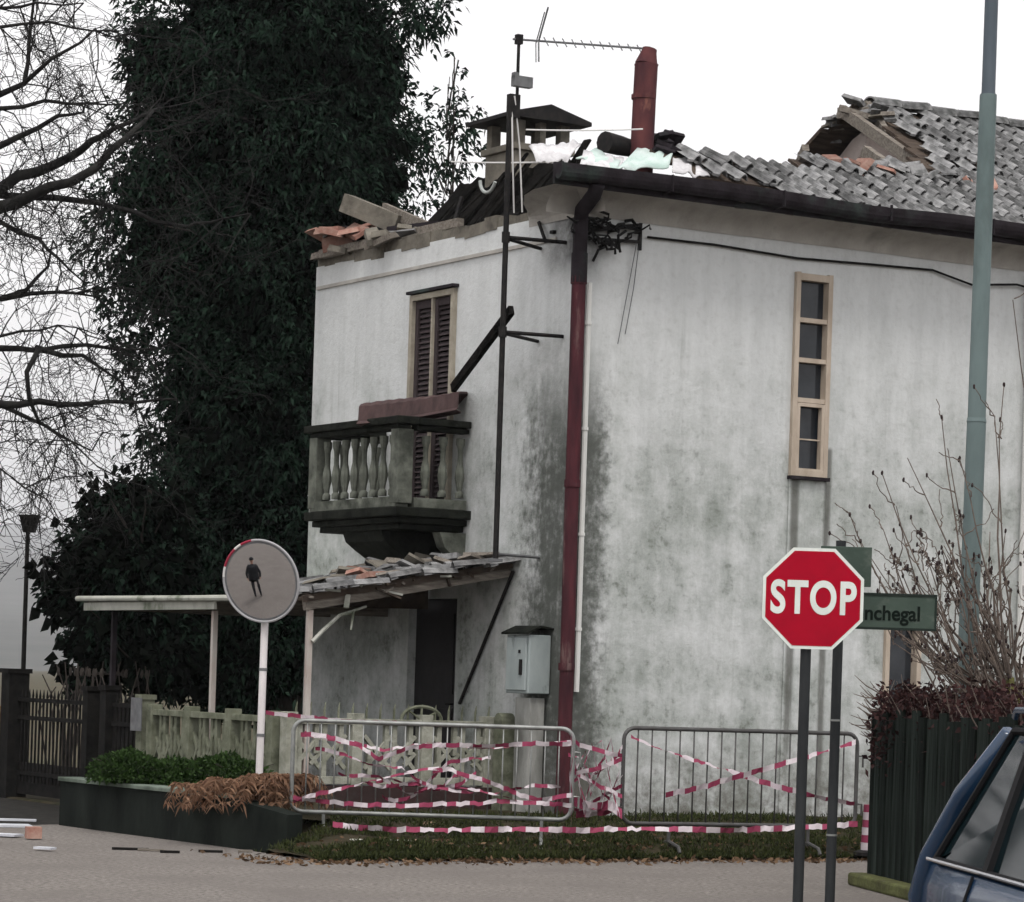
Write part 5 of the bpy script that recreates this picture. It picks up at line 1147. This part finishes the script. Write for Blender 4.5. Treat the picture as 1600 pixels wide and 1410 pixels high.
# bare stalks by the gate, rusty bush at the far left
dead = thing('dead_shrub', 'dead stalks sticking up behind the iron gate', 'shrub', wld(-2.0, 6.8, 0), TH); mb = MB()
for i in range(40):
    a = Vector((random.gauss(0, .15), random.uniform(-1.6, .9), .2)); mb.tube([a, a + Vector((random.gauss(0, .06), random.gauss(0, .06), .8)), a + Vector((random.gauss(0, .1), random.gauss(0, .14), random.uniform(1.05, 1.4)))], [.012, .010, .007], 4)
    if i % 2: mb.blob(a + Vector((random.gauss(0, .1), random.gauss(0, .1), 1.25)), .02, .02, .05, 5, 4, .2)
mb.build('stalks', M_bark, dead)
M_rusty = leaf_mat('rusty_leaf', (.10, .05, .03), (.2, .13, .06), .3, .8)
rb = at(-22, 1150, 47); rbush = thing('rusty_bush', 'rusty brown bush in the field at the far left edge', 'bush', (rb.x, rb.y, 0), 0); n = 5000
g = rng.normal(size=(n, 3)); g /= np.linalg.norm(g, axis=1, keepdims=True); g[:, 2] = np.abs(g[:, 2]); P = g * np.array([.6, .6, .9]) * (1 - .5 * rng.random((n, 1)))
V, Q = leaves(P, g + .6 * rng.normal(size=(n, 3)), .09, .05, .1); arr_mesh('foliage', V, Q, M_rusty, rbush)

# grass on the verge
M_grass = leaf_mat('verge_grass', (.012, .018, .006), (.065, .075, .028), .25, .8)
def grass_pts(n, x0, x1, y0, y1):
    x = rng.uniform(x0, x1, n); y = y0 + (y1 - y0) * rng.random(n) ** 1.4; return x, y
n = 34000; x, y = grass_pts(n, -3.9, 5.2, -2.66, -.1)
x2, y2 = grass_pts(9000, -3.95, 5.2, -2.68, -2.45); x3, y3 = grass_pts(5000, -3.93, -2.5, -2.66, -1.45); x = np.concatenate([x, x2, x3]); y = np.concatenate([y, y2, y3]); n = len(x)
keepm = np.array([noise.noise((a * 1.3, b * 1.8, 7)) + .5 * noise.noise((a * 5, b * 5, 2)) > -.22 for a, b in zip(x, y)]); x, y = x[keepm], y[keepm]; n = len(x)
z = np.array([gz(a, b) for a, b in zip(x, y)]); base = np.array(CR)[None, :] + np.outer(x, np.array(D1)) + np.outer(y, np.array(D2)); base[:, 2] = z
h = rng.uniform(.025, .085, n) * (1 + .6 * (rng.random(n) < .06)); d = rng.normal(size=(n, 3)) * .45 + np.array([0, 0, 1]); V, Q = leaves(base, d, h, .012, .15)
tag(arr_mesh('verge_grass', V, Q, M_grass), 'short winter grass on the verge below the barriers', 'grass', None, 'stuff')

# dead leaves and grit along the road edge and on the verge
M_dead = leaf_mat('dead_leaf', (.05, .03, .018), (.20, .13, .08), .1, .9)
n = 2600; x = rng.uniform(-4.6, 5.2, n); y = -2.72 + np.abs(rng.normal(0, .22, n)) * np.where(rng.random(n) < .45, -1, 2.2)
base = np.array(CR)[None, :] + np.outer(x, np.array(D1)) + np.outer(y, np.array(D2)); base[:, 2] = np.array([(gz(a, b) if (b > -2.6 and a > -3.9) else 0) + .012 for a, b in zip(x, y)])
d = rng.normal(size=(n, 3)); d[:, 2] *= .25; V, Q = leaves(base, d, rng.uniform(.03, .08, n), .03, -.05)
tag(arr_mesh('dead_leaves', V, Q, M_dead), 'dead brown leaves scattered along the road edge', 'leaves', None, 'stuff')
# ------------------------------------------------------------------ parked car at the lower right
M_paint = mat('blue_car_paint', (.012, .036, .080), .25, (.009, .029, .066), 2, 2, spec=.5); M_paint.node_tree.nodes['Principled BSDF'].inputs['Coat Weight'].default_value = .3
M_cglass = mat('car_glass', (.004, .010, .012), .05, spec=.12); M_rub_ = mat('car_rubber', (.012, .012, .013), .7); M_chrome = mat('bright_trim', (.6, .6, .62), .25, metal=1); M_tyre = mat('tyre', (.02, .02, .02), .9); M_alloy = mat('alloy', (.4, .4, .42), .35, metal=.9); M_tail = mat('tail_lamp', (.25, .01, .01), .15, spec=.6); M_head = mat('head_lamp', (.6, .62, .65), .1, spec=.7)
hd = math.atan2(-1.0, .11); cpos = at(1447, 1345, 10.9); Rz = Matrix.Rotation(hd, 3, 'Z'); org = Vector((cpos.x, cpos.y, 0)) - Rz @ Vector((-1.66, -.80, 0))
car = thing('parked_car', 'dark blue hatchback parked beside the slatted fence', 'car', (org.x, org.y, 0), hd)
st = [(-2.0, .60, .38, .66), (-1.97, .70, .30, .80), (-1.86, .77, .25, .89), (-1.6, .815, .22, .905), (-1.0, .835, .2, .895), (0, .84, .2, .885), (.8, .835, .2, .88), (1.2, .82, .2, .875), (1.65, .78, .22, .78), (1.92, .68, .26, .66), (2.0, .55, .34, .52)]
mb = MB(); rows = []
for x, w, zb_, zt_ in st:
    half = [(0, zb_), (w * .85, zb_), (w * .985, zb_ + .08), (w, zb_ + (zt_ - zb_) * .45), (w * .985, zt_ - .09), (w * .955, zt_ - .02), (w * .90, zt_), (w * .45, zt_ + .015), (0, zt_ + .02)]
    rows.append([(x, -y, z) for y, z in half] + [(x, y, z) for y, z in reversed(half[:-1])])
mb.sheet(rows); mb.add(rows[0], [tuple(range(len(rows[0])))]); mb.add(rows[-1], [tuple(range(len(rows[-1])))])
body = mb.build('body', M_paint, car, smooth=True)
belt = [(-1.90, .60, .90), (-1.62, .765, .905), (1.0, .77, .885), (1.28, .62, .88)]; rf = [(-1.50, .49, 1.36), (-1.30, .575, 1.385), (.15, .58, 1.41), (.42, .50, 1.37)]
mb = MB()
R_ = [[(x, -y, z) for x, y, z in belt], [(x, -y, z) for x, y, z in rf]]; L_ = [[(x, y, z) for x, y, z in belt], [(x, y, z) for x, y, z in rf]]
mb.sheet(R_); mb.sheet(L_); mb.add([R_[0][0], L_[0][0], L_[1][0], R_[1][0]], [(0, 1, 2, 3)]); mb.add([R_[0][3], L_[0][3], L_[1][3], R_[1][3]], [(0, 1, 2, 3)])
mb.build('glazing', M_cglass, car)
mb = MB(); rows = []
for i in range(9):
    x = -1.54 + i * (1.98 / 8); w = [.50, .57, .59, .595, .595, .59, .585, .56, .50][i]; zc = [1.365, 1.40, 1.42, 1.43, 1.435, 1.43, 1.42, 1.405, 1.375][i]
    rows.append([(x, w * k, zc - .03 * abs(k) ** 3 - (.0 if abs(k) < 1 else .025)) for k in (-1.03, -1, -.9, -.6, -.3, 0, .3, .6, .9, 1, 1.03)])
mb.sheet(rows); rfo = mb.build('roof', M_paint, car, smooth=True); sm = rfo.modifiers.new('thick', 'SOLIDIFY'); sm.thickness = .025
for s in (-1, 1):
    def S(p): return Vector((p[0], p[1] * s, p[2]))
    q = MB(); q.tube([S((-1.97, .72, .62)), S((-1.93, .745, .76)), S((-1.84, .735, .90)), S((-1.68, .66, 1.14)), S((-1.46, .555, 1.372))], [.05, .052, .05, .046, .04], 8, flat=.8); q.build('rear_pillar', M_paint, car, smooth=True)
    q = MB(); q.add([S((-1.92, .665, .90)), S((-1.60, .775, .908)), S((-1.34, .583, 1.383)), S((-1.50, .515, 1.37)), S((-1.47, .60, 1.25)), S((-1.66, .705, 1.02)), S((-1.60, .735, .955)), S((-1.49, .755, .94))], [(0, 1, 7, 6), (0, 6, 5), (0, 5, 4, 3), (3, 4, 2)]); q.build('quarter_panel', M_paint, car)
    q = MB(); q.tube([S((1.24, .66, .88)), S((.85, .60, 1.15)), S((.42, .52, 1.385))], .035, 8); q.build('front_pillar', M_paint, car, smooth=True)
    for xa, xb in ((-.98, -.98), (-.12, -.10)):
        q = MB(); q.bar(S((xa + .05, .775, .90)), S((xb - .05, .585, 1.395)), .075, .022, up=(0, 1, 0)); q.build('pillar', M_rub_, car)
    q = MB(); q.tube([S((-1.62, .775, .905)), S((-1.32, .582, 1.382)), S((.15, .588, 1.40)), S((1.0, .775, .885)), S((-1.62, .775, .905))], .014, 6); q.build('window_seal', M_rub_, car)
    q = MB(); q.tube([S((-1.70, .785, .905)), S((1.02, .79, .888))], .007, 6); q.build('belt_trim', M_chrome, car)
    q = MB(); q.tube([S((-1.6, .842, .55)), S((0, .852, .55)), S((1.3, .83, .54))], .016, 6); q.build('rubbing_strip', M_rub_, car)
    q = MB(); q.tube([S((-1.40, .56, 1.43)), S((-1.36, .565, 1.455)), S((-.2, .57, 1.465)), S((.2, .56, 1.43))], .013, 6); q.build('roof_rail', M_paint, car, smooth=True)
    for x in (-.85, .25):
        q = MB(); q.tube([S((x - .08, .835, .76)), S((x - .06, .865, .765)), S((x + .06, .865, .765)), S((x + .08, .835, .76))], .012, 6); q.build('door_handle', M_paint, car)
    q = MB(); q.blob(S((.80, .93, .96)), .07, .10, .06, 8, 6); q.build('door_mirror', M_paint, car, smooth=True)
    q = MB(); q.blob(S((-1.955, .60, .66)), .05, .09, .10, 8, 6); q.build('tail_lamp', M_tail, car, smooth=True)
    q = MB(); q.blob(S((1.86, .60, .62)), .14, .12, .075, 8, 6); q.build('headlight', M_head, car, smooth=True)
    for x in (-1.25, 1.28):
        q = MB(); q.tube([(x, s * .62, .31), (x, s * .80, .31)], .36, 20); q.build('wheel_arch', M_rub_, car)
        q = MB(); q.lathe([(.20, -.09), (.285, -.09), (.305, -.06), (.305, .06), (.285, .09), (.20, .09)], (x, s * .755, .305), 22, Matrix.Rotation(R(90), 3, 'X')); wh = q.build('wheel', M_tyre, car, smooth='auto')
        q = MB(); q.lathe([(.2, -.06), (.19, .0), (.05, .03), (.02, .035)] if s < 0 else [(.02, -.035), (.05, -.03), (.19, 0), (.2, .06)], (x, s * .80, .305), 20, Matrix.Rotation(R(90), 3, 'X'))
        for k in range(5): t = k * 2 * math.pi / 5; q.bar((x, s * .845, .305), (x + .18 * math.cos(t), s * .825, .305 + .18 * math.sin(t)), .035, .02, up=(0, 1, 0))
        q.build('rim', M_alloy, wh)
for s in (-1, 1):
    for xs_ in (-1.02, -.06, .98):
        q = MB(); q.tube([(xs_ + .02, s * .842, .28), (xs_, s * .845, .55), (xs_ + .01, s * .828, .80), (xs_ + .01, s * .80, .885)], .006, 5); q.build('door_gap', M_rub_, car)
q = MB(); q.box((-1.99, 0, .42), (.10, 1.30, .20)); q.box((1.98, 0, .36), (.10, 1.05, .18)); q.build('bumper', M_rub_, car, bevel=.03)

# ------------------------------------------------------------------ the man the mirror shows, standing left of the picture
def person(label, where, face):
    root = thing('person', label, 'person', where, face)
    J = {'pel': (0, 0, .95, .15, .115), 'waist': (0, 0, 1.08, .15, .11), 'chest': (0, .0, 1.30, .175, .125), 'neckb': (0, 0, 1.45, .09, .08), 'neck': (0, .005, 1.52, .055, .055), 'head': (0, .015, 1.63, .078, .095), 'top': (0, .01, 1.72, .06, .075)}
    for s, n_ in ((-1, 'l'), (1, 'r')):
        J.update({n_ + 'hip': (s * .11, 0, .88, .115, .11), n_ + 'knee': (s * .14, .015, .50, .078, .08), n_ + 'ank': (s * .15, -.01, .10, .055, .055), n_ + 'heel': (s * .15, .0, .045, .042, .04), n_ + 'toe': (s * .165, .17, .035, .04, .028),
                  n_ + 'sho': (s * .19, 0, 1.41, .072, .075), n_ + 'elb': (s * .34, -.03, 1.13, .066, .068), n_ + 'wri': (s * .33, .06, .90, .042, .042), n_ + 'palm': (s * .325, .08, .83, .036, .024)})
    E = [('pel', 'waist'), ('waist', 'chest'), ('chest', 'neckb'), ('neckb', 'neck'), ('neck', 'head'), ('head', 'top')]
    for n_ in 'lr': E += [('pel', n_ + 'hip'), (n_ + 'hip', n_ + 'knee'), (n_ + 'knee', n_ + 'ank'), (n_ + 'ank', n_ + 'heel'), (n_ + 'heel', n_ + 'toe'), ('chest', n_ + 'sho'), (n_ + 'sho', n_ + 'elb'), (n_ + 'elb', n_ + 'wri'), (n_ + 'wri', n_ + 'palm')]
    for s, n_ in ((-1, 'l'), (1, 'r')):
        for k, (dy, L) in enumerate(((-.03, .062), (-.01, .078), (.01, .082), (.03, .072))):
            a = Vector(J[n_ + 'palm'][:3]) + Vector((0, dy, -.03)); nm1 = f'{n_}f{k}a'; nm2 = f'{n_}f{k}b'
            J[nm1] = (*(a + Vector((-s * .008, 0, -L * .55))), .009, .009); J[nm2] = (*(a + Vector((-s * .03, .0, -L))), .008, .008); E += [(n_ + 'palm', nm1), (nm1, nm2)]
        a = Vector(J[n_ + 'palm'][:3]); J[n_ + 'ta'] = (*(a + Vector((-s * .02, .04, -.015))), .011, .011); J[n_ + 'tb'] = (*(a + Vector((-s * .03, .055, -.055))), .009, .009); E += [(n_ + 'palm', n_ + 'ta'), (n_ + 'ta', n_ + 'tb')]
    keys = list(J); me = bpy.data.meshes.new('skeleton'); me.from_pydata([J[k][:3] for k in keys], [(keys.index(a), keys.index(b)) for a, b in E], [])
    o = bpy.data.objects.new('skeleton', me); COL.objects.link(o); md = o.modifiers.new('skin', 'SKIN')
    for i, k in enumerate(keys): o.data.skin_vertices[0].data[i].radius = J[k][3:]; o.data.skin_vertices[0].data[i].use_root = (k == 'pel')
    sb_ = o.modifiers.new('sub', 'SUBSURF'); sb_.levels = 2; sb_.render_levels = 2
    dg = bpy.context.evaluated_depsgraph_get(); bm_ = bpy.data.meshes.new_from_object(o.evaluated_get(dg)); bpy.data.objects.remove(o)
    mats_ = [mat('trousers', (.02, .021, .026), .9), mat('jacket', (.028, .030, .033), .85, (.02, .021, .023), 8, 4, bump=.3), mat('skin', (.45, .27, .2), .6), mat('shoes', (.015, .013, .012), .5)]
    bm_.materials.clear()
    for m_ in mats_: bm_.materials.append(m_)
    for p_ in bm_.polygons:
        c = p_.center; p_.use_smooth = True
        arm = abs(c.x) > .21
        p_.material_index = 3 if c.z < .09 else 2 if (c.z > 1.50 or (arm and c.z < .905 and c.z > .70)) else 1 if (c.z > .93 or arm and c.z > .9) else 0
    body_ = bpy.data.objects.new('body', bm_); COL.objects.link(body_); body_.parent = root
    q = MB(); rows = []
    for z, k in ((.80, 1.02), (.9, 1.03), (1.0, 1.0), (1.1, .98), (1.25, 1.06), (1.38, 1.1), (1.46, .8)):
        rows.append([(.27 * k * math.cos(t), .18 * k * math.sin(t), z + .008 * math.sin(5 * t)) for t in [2 * math.pi * j / 24 for j in range(25)]])
    q.sheet(rows); jk = q.build('jacket', mats_[1], root, smooth=True); sm_ = jk.modifiers.new('thick', 'SOLIDIFY'); sm_.thickness = .012
    q = MB(); q.lathe([(.105, 1.665), (.108, 1.70), (.095, 1.745), (.05, 1.775), (.01, 1.78)], (0, .005, 0), 16); q.box((0, .125, 1.672), (.13, .10, .012)); q.build('cap', mats_[1], root, smooth='auto')
    q = MB(); q.blob((0, .115, 1.62), .013, .02, .024, 6, 5); q.blob((0, .100, 1.575), .03, .012, .008, 8, 4)
    for s in (-1, 1): q.blob((s * .085, .0, 1.625), .012, .022, .032, 6, 5)
    q.build('face_features', mats_[2], root, smooth=True)
    q = MB()
    for s in (-1, 1): q.blob((s * .033, .098, 1.645), .014, .008, .008, 6, 4)
    q.build('eyes', M_black, root, smooth=True)
    return root
person('man in dark jacket, trousers and cap standing on the road, seen in the mirror', (PERS.x, PERS.y, 0), R(127))

# ------------------------------------------------------------------ damp air
hz = MB(); hz.box((0, 4400, 210), (7000, 9000, 424))
M_haze = bpy.data.materials.new('mist'); M_haze.use_nodes = True; n_ = M_haze.node_tree.nodes; n_.clear()
pv = n_.new('ShaderNodeVolumePrincipled'); pv.inputs['Color'].default_value = (.93, .94, .97, 1); pv.inputs['Density'].default_value = .0002; pv.inputs['Anisotropy'].default_value = .2
mo = n_.new('ShaderNodeOutputMaterial'); M_haze.node_tree.links.new(pv.outputs[0], mo.inputs[1])
tag(hz.build('haze', M_haze), 'thin winter mist over the whole place', None, None, 'stuff')
